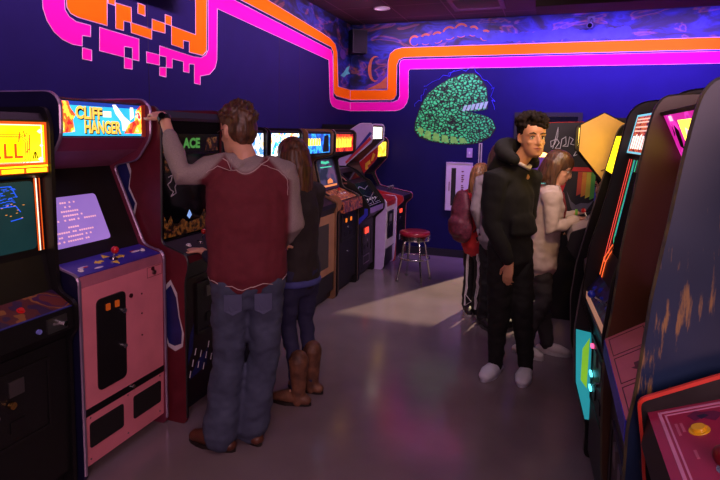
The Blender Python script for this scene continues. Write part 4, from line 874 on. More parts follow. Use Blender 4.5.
P[4].slab('screen_bezel', 0, 1, 0, 1, 0, .004, blk, cF); P[4].slab('screen', .1, .9, .1, .9, .004, .008, glow('dim green tube', (.1, .4, .3, 1), .6), cF, .02); P[5].slab('control_panel', 0, 1, 0, 1, 0, .004, blk, cF); P[8].slab('front_panel', 0, 1, 0, 1, 0, .004, blk, cF)
# --- one in the next room, seen through the doorway
front = [(.40, 1.36), (.56, 1.30), (.56, 1.10), (.46, 1.06), (.52, .90), (.62, .84), (.62, .78), (.56, .70), (.56, .08), (.5, .06), (.5, .03)]
outer = [(0, 0), (0, 1.39), (.40, 1.385), (.585, 1.315), (.58, 1.09), (.50, 1.05), (.55, .90), (.64, .85), (.64, .77), (.58, .69), (.58, 0)]
cream = mat('cream laminate', S(236, 214, 170), .5)
cG, P = cab('cream arcade cabinet with a purple marquee in the next room through the doorway', -.14, 8.85, math.radians(180), .52, front, outer, cream, cream, cream, None)
q = P[1].slab('marquee', .03, .97, .03, .97, .001, .006, glow('lit purple marquee', (.16, .05, .35, 1), .8), cG); P[1].text('marquee_letter', 'E', .10, .28, .2, .75, .008, glow('lit lilac letter', (.6, .4, .9, 1), 1), q, 0, .04)
P[0].slab('hood_top', 0, 1, 0, 1, 0, .004, mat('tan hood', S(220, 160, 90), .5), cG); P[3].slab('screen', .1, .9, .05, .95, 0, .004, glow('pale green tube', (.2, .6, .5, 1), .8), cG); P[4].slab('control_panel', 0, 1, 0, 1, 0, .004, mat('red control overlay', S(170, 40, 44), .4), cG); P[7].slab('front_panel', 0, 1, 0, 1, 0, .004, cream, cG)

# ------------------------------------------------------------------ people
def remeshed(name, mb, mats, parent, voxel, smooth_n=6, classify=None, wrinkle=None, mask=None):
    """one continuous surface out of overlapping closed shapes"""
    me = bpy.data.meshes.new('raw'); me.from_pydata(mb.v, [], mb.f)
    bm = bmesh.new(); bm.from_mesh(me); bmesh.ops.recalc_face_normals(bm, faces=bm.faces); bm.to_mesh(me); bm.free()
    o = bpy.data.objects.new('raw', me); col.objects.link(o)
    r = o.modifiers.new('r', 'REMESH'); r.mode = 'VOXEL'; r.voxel_size = voxel; r.use_smooth_shade = True
    s = o.modifiers.new('s', 'SMOOTH'); s.factor = 0.5; s.iterations = smooth_n
    dg = bpy.context.evaluated_depsgraph_get()
    out = bpy.data.meshes.new_from_object(o.evaluated_get(dg)); out.name = name
    bpy.data.objects.remove(o); bpy.data.meshes.remove(me)
    out.materials.clear()
    mats = mats if isinstance(mats, (list, tuple)) else [mats]
    for m in mats: out.materials.append(m)
    if wrinkle:
        amp, fx, fz = wrinkle
        ns = [v.normal.copy() for v in out.vertices]
        for v, n in zip(out.vertices, ns):
            c = v.co
            q = noise.noise(Vector((c.x*fx, c.y*fx, c.z*fz))) + 0.5*noise.noise(Vector((c.x*fx*2.1 + 5, c.y*fx*2.1, c.z*fz*2.3)))
            v.co += n * (amp * q)
    if mask:
        at = out.attributes.new('sleeve', 'FLOAT', 'POINT')
        for i, v in enumerate(out.vertices): at.data[i].value = mask(v.co)
    if classify:
        for p in out.polygons: p.material_index = classify(p.center)
    else:
        for p in out.polygons: p.material_index = 0
    out.polygons.foreach_set('use_smooth', [True]*len(out.polygons))
    q = bpy.data.objects.new(name, out); col.objects.link(q); q.parent = parent
    return q

def head_shape(mb, c, M, s):
    """c: centre of the head, M: 3x3 with columns right, forward, up"""
    T = lambda x, y, z: c + M @ Vector((x*s, y*s, z*s))
    tab = [(-.118, .018, .066, .035), (-.108, .036, .088, .005), (-.092, .047, .094, -.03), (-.07, .056, .094, -.06), (-.045, .061, .092, -.08), (-.02, .066, .090, -.092),
           (.0, .069, .086, -.098), (.02, .072, .090, -.1), (.045, .074, .092, -.1), (.07, .071, .084, -.093), (.092, .058, .066, -.076), (.108, .038, .042, -.05), (.117, .014, .016, -.02)]
    rings = []
    for z, hw, yf, yb in tab:
        ring = []; cy = (yf + yb)/2; hy = (yf - yb)/2
        for i in range(24):
            a = 2*math.pi*i/24; ca, sa = math.cos(a), math.sin(a)
            x = hw*math.copysign(abs(ca)**.85, ca); y = cy + hy*math.copysign(abs(sa)**.9, sa)
            ring.append(T(x, y, z))
        rings.append(ring)
    mb.ring_loft(rings)
    mb.limb([T(0, .086, .022), T(0, .094, .0), T(0, .104, -.022), T(0, .106, -.034)], [.008*s, .009*s, .012*s, .012*s], 10, M.col[0])
    for sx in (-1, 1):
        mb.ell(T(sx*.012, .095, -.036), (.009*s, .009*s, .007*s), 8, 6)
        mb.limb([T(sx*.018, .082, .024), T(sx*.034, .080, .027), T(sx*.054, .066, .022)], [.008*s, .008*s, .006*s], 8)
        mb.limb([T(sx*.073, -.012, .026), T(sx*.08, -.024, .012), T(sx*.08, -.022, -.012), T(sx*.073, -.008, -.028)], [(.006*s, .011*s), (.007*s, .014*s), (.007*s, .012*s), (.006*s, .008*s)], 8, M.col[0])
        mb.ell(T(sx*.040, .062, -.028), (.018*s, .018*s, .016*s), 10, 7)
    mb.limb([T(-.024, .086, -.062), T(-.008, .0965, -.0575), T(0, .0965, -.059), T(.008, .0965, -.0575), T(.024, .086, -.062)], [.004*s, .006*s, .006*s, .006*s, .004*s], 8)
    mb.limb([T(-.020, .087, -.071), T(0, .0955, -.073), T(.020, .087, -.071)], [.005*s, .0075*s, .005*s], 8)
    mb.ell(T(0, .083, -.10), (.018*s, .013*s, .013*s), 10, 7)
    return T
def face_parts(T, M, s, root, iris, brow, lip):
    w_ = mat('eye white', S(226, 220, 214), .25)
    for sx in (-1, 1):
        e = MB().ell(T(sx*.032, .073, .001), (.0128*s, .0128*s, .0128*s), 14, 10, M).build('eye', w_, root, True)
        MB().ell(T(sx*.032 + .0015, .0835, .001), (.0058*s, .0030*s, .0058*s), 12, 8, M).build('iris', iris, e, True)
        MB().limb([T(sx*.019, .081, .006), T(sx*.026, .087, .0105), T(sx*.036, .0865, .0105), T(sx*.046, .078, .004)], [.0016*s, .0026*s, .0026*s, .0016*s], 6).build('upper_eyelid', brow, e, True)
        MB().limb([T(sx*.014, .090, .024), T(sx*.03, .090, .031), T(sx*.05, .078, .027)], [.0032*s, .0042*s, .0024*s], 6).build('eyebrow', brow, root, True)
    MB().limb([T(-.025, .0865, -.063), T(-.010, .098, -.0600), T(0, .0985, -.0618), T(.010, .098, -.0600), T(.025, .0865, -.063)], [.0025*s, .0045*s, .0045*s, .0045*s, .0025*s], 8).limb(
         [T(-.022, .0875, -.068), T(0, .0985, -.0715), T(.022, .0875, -.068)], [.0025*s, .0055*s, .0025*s], 8).build('lips', lip, root, True)
    MB().limb([T(-.024, .0885, -.0645), T(0, .1015, -.0655), T(.024, .0885, -.0645)], [.0012*s, .0017*s, .0012*s], 6).build('mouth_line', mat('mouth line', S(70, 26, 26), .6), root, True)

def hand_shape(mb, wrist, d, n, thumb_side, s=1.0, curl=0.5):
    """palm with five fingers: d along the hand, n out of the back of the hand, thumb on the thumb_side * (d x n) edge"""
    d = Vector(d).normalized(); n = Vector(n); n = (n - d*n.dot(d)).normalized(); t = d.cross(n) * thumb_side
    W = Vector(wrist)
    mb.limb([W - d*.02*s, W + d*.02*s, W + d*.055*s, W + d*.088*s], [(.024*s, .017*s), (.033*s, .016*s), (.040*s, .014*s), (.038*s, .011*s)], 12, t)
    for k, (off, L, r) in enumerate(((.029, .070, .0088), (.010, .080, .0092), (-.009, .074, .0088), (-.027, .058, .0078))):
        base = W + d*(.080 - .004*abs(k - 1))*s + t*off*s
        pts = [base - d*.015*s, base]; ang = 0.0; p = base
        for j, f in enumerate((.45, .32, .25)):
            ang += curl*(0.35 + .35*j)
            dir_ = (d*math.cos(ang) - n*math.sin(ang)) + t*off*1.2
            p = p + dir_.normalized()*L*f*s; pts.append(p)
        mb.limb(pts, [r*s, r*s, r*.95*s, r*.88*s, r*.75*s], 8, t)
    b = W + d*.022*s + t*.026*s
    dt = (d*.62 + t*.75 - n*.25*curl).normalized(); d2 = (d*.9 + t*.3 - n*.45*curl).normalized()
    mb.limb([b - dt*.012*s, b + dt*.022*s, b + dt*.042*s, b + dt*.042*s + d2*.03*s], [.0135*s, .012*s, .0105*s, .0085*s], 8, n)

def frame3(yaw, pitch=0.0, roll=0.0):
    """columns right, forward, up; yaw measured so that forward = (cos yaw, sin yaw)"""
    f = Vector((math.cos(yaw)*math.cos(pitch), math.sin(yaw)*math.cos(pitch), math.sin(pitch)))
    r = f.cross(Vector((0, 0, 1))).normalized(); u = r.cross(f)
    if roll:
        r, u = r*math.cos(roll) + u*math.sin(roll), u*math.cos(roll) - r*math.sin(roll)
    return Matrix((r, f, u)).transposed()

def person(label, root_xy, J, body_yaw, head_yaw, skin, top, bottom, hs=1.0, w=1.0, head_pitch=0.0, head_roll=0.0, face=None, hands=None,
           top_m=None, bot_m=None, shoes=None, shoe_m=None, shoe_style='shoe', wr=None, top_classify=None, bot_w=1.0, sleeve_w=1.0, hem=None, collar=True, top_extra=None, group='visitors in the arcade'):
    """J: world joints hip, chest, neck, head, sL/sR, eL/eR, wL/wR, hL/hR, kL/kR, aL/aR"""
    root = empty('person', (root_xy[0], root_xy[1], 0)); tag(root, label, 'person', group)
    O = Vector((root_xy[0], root_xy[1], 0)); J = {k: Vector(v) - O for k, v in J.items()}
    B = frame3(body_yaw); r, f, u = B.col[0], B.col[1], B.col[2]
    Hm = frame3(head_yaw, head_pitch, head_roll)
    body = MB(); T = head_shape(body, J['head'], Hm, hs)
    body.limb([J['neck'] - u*.05*hs, J['neck'] + u*.02, J['head'] - Hm.col[1]*.015*hs - u*.05*hs], [(.060*w, .058*w), (.054*w, .056*w), .05*hs], 14, r)
    mid = J['hip'].lerp(J['chest'], .5)
    body.limb([J['hip'] - u*.06, J['hip'], mid, J['chest'], J['neck'] - u*.06], [(.11*w, .075*w), (.125*w, .085*w), (.10*w, .065*w), (.11*w, .065*w), (.07*w, .045*w)], 16, r)
    for q in 'LR':
        body.limb([J['neck'] - u*.07, J['s'+q], J['e'+q], J['w'+q]], [.05*w, .048*w, .036*w, .026*w], 12)
        body.limb([J['h'+q], J['k'+q], J['a'+q]], [.062*w, .038*w, .03*w], 12)
        body.limb([J['a'+q] - u*.01, J['a'+q] - u*.045 + (shoes[q] if shoes else f)*.09], [.032*w, .026*w], 10)
        if hands and q in hands:
            d, n, cu = hands[q]
            hand_shape(body, J['w'+q], d, n, hands.get('t'+q, 1), hs*.97, cu)
    remeshed('body', body, skin, root, .0065, 3)
    if face: face_parts(T, Hm, hs, root, *face)
    # garments
    g = MB(); hz = hem if hem else J['hip'].z - .06
    hipc = J['hip'].copy(); lo = hipc + u*(hz - hipc.z)
    sh = (J['sL'] + J['sR'])/2
    tw = top
    g.limb([lo, lo.lerp(J['chest'], .35), lo.lerp(J['chest'], .75), J['chest'] + u*.02, sh + u*.0 - f*.005, J['neck'] - u*.03],
           [(tw[0]*w, tw[1]*w), (tw[2]*w, tw[1]*w*.97), (tw[3]*w, tw[1]*w), (tw[4]*w, tw[1]*w*1.02), (tw[4]*w*.86, tw[1]*w*.80), (.075*w, .072*w)], 22, r)
    for q in 'LR':
        wv = (J['w'+q] - J['e'+q]).normalized()
        cuff = J['w'+q] - wv*(.10 if top_classify and q == 'L' else .025)
        sw = sleeve_w*w
        g.limb([sh.lerp(J['s'+q], .45) + u*.0, J['s'+q] - u*.01, J['s'+q].lerp(J['e'+q], .5), J['e'+q], J['e'+q].lerp(cuff, .55), cuff], [.075*w, .075*sw, .062*sw, .054*sw, .047*sw, .036*sw], 14)
    if top_extra: top_extra(g, J, r, f, u, root)
    ug = remeshed('upper_garment', g, top_m, root, .0091, 5, None, wr or (.006, 16, 13), top_classify(J, r, f, u) if top_classify else None)
    p = MB()
    p.limb([J['hip'] + u*.05, J['hip'] - u*.02, J['hip'] - u*.10], [(.135*w*bot_w, .090*w*bot_w), (.158*w*bot_w, .106*w*bot_w), (.12*w, .10*w)], 18, r)
    p.limb([J['hip'] - u*.06, J['hL'].lerp(J['hR'], .5) - u*.09], [(.10*w, .085*w), (.06*w, .065*w)], 14, r)
    for q in 'LR':
        p.limb([J['h'+q] + u*.02, J['h'+q].lerp(J['k'+q], .4), J['k'+q], J['k'+q].lerp(J['a'+q], .5), J['a'+q] - u*.01], [bottom[0]*w, bottom[1]*w, bottom[2]*w, bottom[3]*w, bottom[4]*w], 16)
    remeshed('trousers', p, bot_m, root, .0095, 4, None, (.009, 13, 16))
    for q in 'LR':
        a = J['a'+q].copy(); a.z = 0; d = shoes[q].normalized(); sd = d.cross(Vector((0, 0, 1))).normalized(); z = Vector((0, 0, 1)); k = hs
        s_ = MB()
        if shoe_style == 'boot': s_.limb([a + z*.02, a + z*.10, a + z*.20, a + z*(shoes.get('shaft', .24))], [(.045*k, .042*k), (.046*k, .046*k), (.056*k, .056*k), (.064*k, .064*k)], 14, sd)
        elif shoe_style == 'clog': s_.limb([a + z*.03 - d*.01, a + z*.055], [(.042*k, .050*k), (.04*k, .05*k)], 12, sd)
        else: s_.limb([a + z*.02, a + z*.085], [(.042*k, .048*k), (.038*k, .042*k)], 12, sd)
        toe = .055 if shoe_style == 'clog' else .042
        s_.limb([a - d*.055*k + z*.03, a + d*.02*k + z*.045, a + d*.10*k + z*.040, a + d*.155*k + z*.030], [(.036*k, .03*k), (.042*k, .044*k), (toe*k, .038*k), (toe*.78*k, .027*k)], 14, sd)
        sole = MB(); n = 18; ring = []
        for i in range(n):
            an = 2*math.pi*i/n; ring.append((a + d*(.05 + .135*math.cos(an))*k + sd*(.043*math.sin(an))*(1.12 if math.cos(an) > 0 else .9)*k))
        sole.ring_loft([[v + z*.001 for v in ring], [v + z*.020 for v in ring]])
        sh_o = remeshed('boot' if shoe_style == 'boot' else ('clog' if shoe_style == 'clog' else 'shoe'), s_, shoe_m[0], root, .006, 3, None, (.0015, 30, 30))
        sole.build('sole', shoe_m[1], sh_o)
    return root, J, T, Hm, (r, f, u)

def hair_mat(name, c, hi):
    m = mat(name, hi, .42, c2=c, scale=24)
    nt = m.node_tree; tc = [n for n in nt.nodes if n.type == 'TEX_COORD'][0]; nz = [n for n in nt.nodes if n.type == 'TEX_NOISE'][0]
    mp = nt.nodes.new('ShaderNodeMapping'); mp.inputs['Scale'].default_value = (3, 3, .35)
    nt.links.new(tc.outputs['Object'], mp.inputs['Vector']); nt.links.new(mp.outputs['Vector'], nz.inputs['Vector'])
    return m
def short_hair(T, M, s, m, root, top=.02, back=-.07, seed=1, tuft=.016, n=120, side=.0):
    R = random.Random(seed); h = MB()
    h.ell(T(0, -.012, .052), (.082*s, .104*s, .080*s + top*s), 18, 12, M)
    h.ell(T(0, -.046, .008), (.077*s, .066*s, .080*s), 16, 10, M)
    h.limb([T(0, -.070, .02), T(0, -.068, back - .02)], [(.062*s, .032*s), (.050*s, .020*s)], 14, M.col[0])
    for k in range(n):
        a = R.uniform(0, 2*math.pi); e = R.uniform(.05, 1.45)
        p = Vector((.080*math.cos(a)*math.cos(e), -.012 + .102*math.sin(a)*math.cos(e), .055 + (.074 + top)*math.sin(e)))
        if p.y > .05 and p.z < .07: continue
        d = Vector((p.x*3 + R.uniform(-.2, .2), p.y*3 + R.uniform(-.2, .2), p.z*2 + R.uniform(-.3, .4))).normalized()
        h.limb([T(*(p - d*.02)), T(*(p + d*tuft*R.uniform(.5, 1.1)))], [.014*s, .004*s], 6)
    return remeshed('hair', h, m, root, .0058, 1, None, (.003, 55, 30))
def long_hair(T, M, s, m, root, length=.38, seed=2, spread=.09, fwd=0.0, drop=Vector((0, 0, -1)), part_front=True, n=26):
    R = random.Random(seed); h = MB()
    h.ell(T(0, -.014, .040), (.084*s, .106*s, .090*s), 18, 12, M)
    h.ell(T(0, -.045, -.03), (.084*s, .075*s, .10*s), 16, 10, M)
    for k in range(n):
        t = k/(n - 1); a = math.radians(-200 + 220*t)          # round the back of the head from side to side
        x, y = .078*math.cos(a), -.02 + .088*math.sin(a)
        L = length*R.uniform(.78, 1.08)
        p0 = T(x*.6, y*.6, .10); p1 = T(x*1.02, y*1.0, .02); p2 = T(x*1.08, y*1.02 + fwd*.3, -.08)
        p3 = p2 + drop*(L*.5) + M.col[0]*(R.uniform(-.012, .012)); p4 = p2 + drop*L*.98 + M.col[0]*(R.uniform(-.03, .03)) + M.col[1]*R.uniform(-.02, .02)
        h.limb([p0, p1, p2, p3, p4], [.018*s, .020*s, .019*s, .016*s, .004*s], 7)
    return remeshed('hair', h, m, root, .0062, 2, None, (.0035, 50, 9))

skin_a = mat('light skin', S(214, 160, 136), .5, var=.05); skin_b = mat('warm skin', S(196, 140, 106), .5, var=.05)
lip_m = mat('lips', S(170, 96, 88), .45); brown_eye = mat('brown iris', S(52, 32, 22), .2)
V = Vector
def world_frame(c, yaw):
    r = V((math.sin(yaw), -math.cos(yaw), 0)); f = V((math.cos(yaw), math.sin(yaw), 0))
    return lambda a, b, z: V((c[0], c[1], 0)) + r*a + f*b + V((0, 0, z))

# man in the maroon raglan shirt, seen from behind, left arm up on the cabinet
yaw = math.atan2(.86, -.52); G = world_frame((-1.40, 2.31), yaw)
JM = dict(hip=G(0, 0, .90), chest=G(0, .01, 1.27), neck=G(-.01, .03, 1.46), head=G(-.045, .085, 1.595), sL=(-1.515, 2.30, 1.425), sR=G(.175, 0, 1.405),
          eL=(-1.655, 2.14, 1.385), wL=(-1.80, 2.20, 1.655), eR=G(.225, .02, 1.13), wR=G(.16, .22, .98), hL=G(-.085, 0, .85), hR=G(.085, 0, .85),
          kL=(-1.49, 2.27, .47), kR=(-1.335, 2.36, .47), aL=(-1.505, 2.215, .09), aR=(-1.40, 2.335, .09))
def raglan(J, r, f, u):
    c = J['neck']
    def fn(p):          # above 0.5 on the sleeves and the collar
        q = p - c; a = abs(q.dot(r)); z = q.z
        lim = .080 + .125*min(1, max(0, (.045 - z)/.14)) + (.01 if z < -.09 else 0)
        v = a - lim
        if q.dot(f) < .02: v = max(v, z + .058 - .85*a*a/.1)
        else: v = max(v, z + .06)
        return .5 + v*40
    return fn
jersey = mat('maroon and grey raglan jersey', S(100, 27, 43), .85, var=.1, scale=30, bump=.05)
nt_ = jersey.node_tree; at_ = nt_.nodes.new('ShaderNodeAttribute'); at_.attribute_name = 'sleeve'
rp_ = [n for n in nt_.nodes if n.type == 'VALTORGB'][0]; cl_ = nt_.nodes.new('ShaderNodeClamp'); nt_.links.new(at_.outputs['Fac'], cl_.inputs['Value'])
n8 = nt_.nodes.new('ShaderNodeTexNoise'); n8.inputs['Scale'].default_value = 140
r8 = nt_.nodes.new('ShaderNodeValToRGB'); r8.color_ramp.elements[0].color = S(122, 108, 112); r8.color_ramp.elements[1].color = S(164, 150, 152); nt_.links.new(n8.outputs['Fac'], r8.inputs['Fac'])
mx_ = nt_.nodes.new('ShaderNodeMix'); mx_.data_type = 'RGBA'; nt_.links.new(cl_.outputs['Result'], mx_.inputs['Factor'])
nt_.links.new(rp_.outputs['Color'], mx_.inputs['A']); nt_.links.new(r8.outputs['Color'], mx_.inputs['B']); nt_.links.new(mx_.outputs['Result'], nt_.nodes['Principled BSDF'].inputs['Base Color'])
def on_cloth(obj, pts, lift=.0015):
    out = []
    for p in pts:
        ok, loc, nor, _ = obj.closest_point_on_mesh(p)
        out.append(loc + nor*lift)
    return out
jeans = mat('faded blue jeans', S(72, 80, 108), .85, c2=S(52, 58, 84), scale=9, bump=.1)
boot_m = (mat('brown leather', S(92, 52, 40), .45, var=.2), mat('dark sole', S(30, 20, 18), .6))
man, J, T, Hm, (r, f, u) = person('man in a maroon shirt with grey sleeves, left arm up on a cabinet', (-1.40, 2.31), JM, yaw, math.atan2(.50, -.86), skin_a,
    (.198, .128, .192, .206, .205), (.100, .090, .078, .083, .092), 1.05, 1.0, -.12, 0, (mat('blue iris', S(60, 80, 110), .2), mat('brown brow', S(70, 44, 30), .6), lip_m),
    dict(L=(V((-.17, .09, .06)), V((.15, -.3, 1)), .55), R=(V((-.3, .9, -.1)), V((0, 0, 1)), .5), tL=-1, tR=1), [jersey], jeans,
    dict(L=V((-1, .05, 0)), R=V((-.88, .45, 0)), shaft=.12), boot_m, 'boot', (.0075, 13, 10), raglan, 1.0, 1.06, hem=.895)
short_hair(T, Hm, 1.0, hair_mat('brown hair', S(40, 24, 18), S(104, 66, 46)), man, .012, -.03, 3, .018, 150)
# collar arc, hem stitching, watch, back pockets
pale = mat('pale stitching', S(186, 160, 166), .7)
ugm = [o for o in man.children if o.name.startswith('upper_garment')][0]
pts = []
for k in range(25):
    t = -1 + 2*k/24; pts.append(J['neck'] + r*(.108*t) - f*(.13 - .05*t*t) + u*(-.058 + .099*t*t))
pts = on_cloth(ugm, pts); MB().limb(pts, [.0026]*len(pts), 6).build('neckline_seam', pale, man, True)
for sx in (-1, 1):
    pts = [J['neck'] + r*sx*(.078 + .125*min(1, t/.14)) - f*(.14 - .3*t*t) - u*(t - .045) for t in [.015*k for k in range(8 if sx < 0 else 16)]]
    pts = on_cloth(ugm, pts); MB().limb(pts, [.0018]*len(pts), 6).build('sleeve_seam', pale, man, True)
zb = min(v.co.z for v in ugm.data.vertices)
hp = on_cloth(ugm, [J['hip'] + r*(.32*math.cos(a)) + f*(.26*math.sin(a)) + u*(zb + .034 - J['hip'].z) for a in [math.radians(d) for d in range(0, 361, 6)]])
MB().limb(hp, [.0024]*len(hp), 6).build('hem_seam', pale, man, True)
wd = (J['wL'] - J['eL']).normalized(); wp = J['wL'] - wd*.002
wt = MB().limb([wp - wd*.012, wp + wd*.012], [.034, .033], 18, None, 0, False).build('watch_strap', mat('black watch strap', S(14, 14, 16), .4), man)
MB().cyl(wp + V((.012, -.03, .012)), wp + V((.016, -.040, .016)), .017).build('watch_face', glass, wt)
for sx in (-1, 1):
    pc = J['hip'] + r*(.072*sx) - f*.120 - u*.125
    MB().prism([(-.042, .045), (.042, .045), (.042, -.035), (0, -.055), (-.042, -.035)], lambda p, q, h: pc + r*p + u*q - f*(h + abs(p)*-.2), 0, .004).build('back_pocket', mat('darker denim', S(74, 78, 112), .85, var=.1), man)
gl = MB()
for sx in (-1, 1): gl.limb([T(sx*.066, .085, .006), T(sx*.078, .03, .010), T(sx*.078, -.02, .012)], [.0022]*3, 6)
gl.build('spectacles', mat('dark spectacle frame', S(30, 24, 26), .3), man)

# woman with long hair, dark vest, jeans and tall boots
yaw = math.atan2(.42, -.9); G = world_frame((-1.39, 2.875), yaw)
JW = dict(hip=G(0, 0, .80), chest=G(0, .02, 1.13), neck=G(0, .04, 1.315), head=G(0, .075, 1.448), sL=G(-.155, .03, 1.26), sR=G(.155, .03, 1.25), eL=G(-.19, .10, 1.02), wL=G(-.13, .28, .98),
          eR=G(.19, .10, 1.02), wR=G(.14, .29, .98), hL=G(-.075, 0, .76), hR=G(.075, 0, .76), kL=G(-.06, .03, .44), kR=G(.08, .03, .44), aL=(-1.335, 2.76, .085), aR=(-1.325, 2.93, .085))
woman, J, T, Hm, (r, f, u) = person('woman with long brown hair, dark vest, tight jeans and brown western boots', (-1.39, 2.875), JW, yaw, yaw + .1, skin_a,
    (.160, .112, .138, .150, .152), (.082, .070, .054, .046, .044), .94, .92, -.25, 0, (brown_eye, mat('brown brow', S(70, 44, 30), .6), lip_m),
    dict(L=(V((-.9, .4, 0)), V((0, 0, 1)), .4), R=(V((-.9, .4, 0)), V((0, 0, 1)), .4), tL=-1, tR=1), [mat('charcoal vest', S(40, 33, 38), .8, var=.12, scale=20)], mat('dark blue jeans', S(38, 38, 76), .8, var=.15, scale=10),
    dict(L=V((-1, -.1, 0)), R=V((-1, .1, 0)), shaft=.27), (mat('tan western leather', S(134, 90, 68), .55, c2=S(70, 44, 36), scale=16, bump=.2), mat('dark sole', S(30, 20, 18), .6)), 'boot', None, None, 1.0, .92, hem=.74)
long_hair(T, Hm, .97, hair_mat('long brown hair', S(44, 24, 18), S(112, 70, 44)), woman, .47, 5)
hp = [J['hip'] + r*(.138*math.cos(a)) + f*(.096*math.sin(a)) + u*(.715 - J['hip'].z) for a in [math.radians(d) for d in range(0, 361, 15)]]
MB().limb(hp, [(.022, .012)]*len(hp), 8, (0, 0, 1)).build('blue_shirt_hem', mat('blue shirt', S(70, 76, 150), .8), woman, True)

# child half hidden in front of the man
yaw = math.pi; G = world_frame((-1.56, 2.60), yaw)
JC = dict(hip=G(0, 0, .60), chest=G(0, .02, .84), neck=G(0, .02, .98), head=G(0, .04, 1.09), sL=G(-.12, .02, .945), sR=G(.12, .02, .945), eL=G(-.16, .08, .86), wL=G(-.14, .22, .945), eR=G(.14, .1, .86), wR=G(.1, .23, .945),
          hL=G(-.06, 0, .57), hR=G(.06, 0, .57), kL=G(-.06, .02, .32), kR=G(.06, .02, .32), aL=G(-.07, 0, .075), aR=G(.07, 0, .075))
child, J, T, Hm, _ = person('child in dark trousers and brown shoes, half hidden in front of the man', (-1.56, 2.60), JC, yaw, yaw, skin_a, (.125, .09, .12, .122, .124), (.064, .058, .048, .044, .043), .86, .78, 0, 0, None,
    dict(L=(V((-1, 0, .0)), V((0, 0, 1)), .4), R=(V((-1, 0, .0)), V((0, 0, 1)), .4), tL=-1, tR=1), [mat('navy jumper', S(36, 36, 60), .8)], mat('navy trousers', S(40, 42, 72), .8), dict(L=V((-1, 0, 0)), R=V((-1, .1, 0))), boot_m, 'shoe', None, None, 1.0, .9)
short_hair(T, Hm, .86, MATS['brown hair'], child, .01, -.06, 8, .012, 60)

# boy in black hoodie, trousers and white clogs, head turned to his left
yaw = math.atan2(-.60, .80); G = world_frame((-.225, 3.655), yaw)
JB = dict(hip=G(0, 0, .90), chest=G(0, -.01, 1.20), neck=G(0, .035, 1.405), head=G(-.02, .118, 1.588), sL=G(-.165, .0, 1.33), sR=G(.165, -.01, 1.335), eL=G(-.19, -.03, 1.06), wL=G(-.13, -.06, .86), eR=G(.20, .0, 1.04), wR=G(.15, .13, .80),
          hL=G(-.085, 0, .86), hR=G(.085, 0, .86), kL=(-.13, 3.62, .47), kR=(-.275, 3.58, .47), aL=(-.085, 3.645, .075), aR=(-.285, 3.625, .075))
blackc = mat('black hoodie fleece', S(14, 13, 15), .9, var=.2, scale=20); blackt = mat('black jogger cloth', S(9, 9, 11), .85, var=.2, scale=20)
def hood(g, J, r, f, u, root):
    n = J['neck']
    for k in range(9):
        a0 = math.radians(-20 + k*27.5)   # ring of cloth round the neck, thick at the back
        a1 = math.radians(-20 + (k + 1)*27.5)
        th = lambda a: .042 + .030*max(0, math.sin(a))
        P = lambda a: n + r*(.095*math.cos(a)) - f*(.098*math.sin(a)) + u*(.065 + .050*math.sin(a))
        g.limb([P(a0), P(a1)], [th(a0), th(a1)], 12)
    g.limb([n - f*.10 + u*.05, n - f*.135 - u*.03, n - f*.125 - u*.12], [(.12, .045), (.125, .05), (.06, .03)], 16, r)
    g.limb([J['chest'] + f*.11 - u*.12, J['chest'] + f*.115 - u*.22], [(.11, .03), (.13, .03)], 14, r)
boy, J, T, Hm, (r, f, u) = person('boy in a black hoodie and white clogs, looking to the side', (-.185, 3.66), JB, yaw, math.atan2(-.90, .42), skin_b,
    (.168, .124, .162, .168, .170), (.096, .088, .076, .064, .050), 1.02, .98, .02, 0, (brown_eye, mat('black brow', S(26, 18, 14), .7), lip_m),
    dict(R=(V((-.1, -.25, -.9)), V((-.5, -.85, .1)), .75), L=(V((.1, .1, -1)), V((.6, .7, .1)), .6), tL=-1, tR=1), [blackc], blackt,
    dict(L=V((-.12, -1, 0)), R=V((-.35, -1, 0))), (mat('white clog foam', S(206, 206, 222), .5, var=.05), mat('pale clog sole', S(180, 180, 200), .5)), 'clog', (.008, 11, 9), None, 1.0, 1.16, hem=.78, top_extra=hood)
bh = hair_mat('black curly hair', S(10, 8, 7), S(40, 29, 24)); bh.node_tree.nodes['Principled BSDF'].inputs['Roughness'].default_value = .85; bh.node_tree.nodes['Principled BSDF'].inputs['Specular IOR Level'].default_value = .15
R_ = random.Random(11); h = MB()
h.ell(T(0, -.02, .052), (.086, .104, .084), 18, 12, Hm); h.ell(T(0, -.055, .0), (.078, .060, .08), 16, 10, Hm)
for k in range(230):
    a = R_.uniform(0, 2*math.pi); rr = math.sqrt(R_.uniform(0, 1)); x, y = .094*rr*math.cos(a), -.016 + .108*rr*math.sin(a)
    z = .152 - .050*rr**3 + R_.uniform(-.006, .012)
    h.ell(T(x, y, z), (.014, .014, .014), 7, 5)
    if k % 3 == 0: h.ell(T(x*.98, min(y, .078), z - .03), (.016, .016, .016), 7, 5)
hb = remeshed('hair', h, bh, boy, .0058, 1, None, (.004, 60, 60))
MB().limb([J['neck'] + f*.055 + r*-.05 + u*.02, J['neck'] + f*.085 - u*.01, J['neck'] + f*.055 + r*.05 + u*.02], [(.016, .012)]*3, 10).build('tee_collar', mat('white tee', S(200, 190, 196), .8), boy, True)
for q in 'LR':
    a = J['a'+q]; d = V((-.12, -1, 0)).normalized() if q == 'L' else V((-.35, -1, 0)).normalized(); sd = d.cross(V((0, 0, 1)))
    m_ = MB()
    for i in range(3):
        for j in (-1, 0, 1): m_.ell(V((a.x, a.y, 0)) + d*(.085 + .028*i) + sd*(.018*j) + V((0, 0, .0765 - .009*i - .004*abs(j))), (.005, .005, .004), 7, 5)
    m_.build('clog_holes', mat('clog hole', S(40, 40, 50), .7), boy)

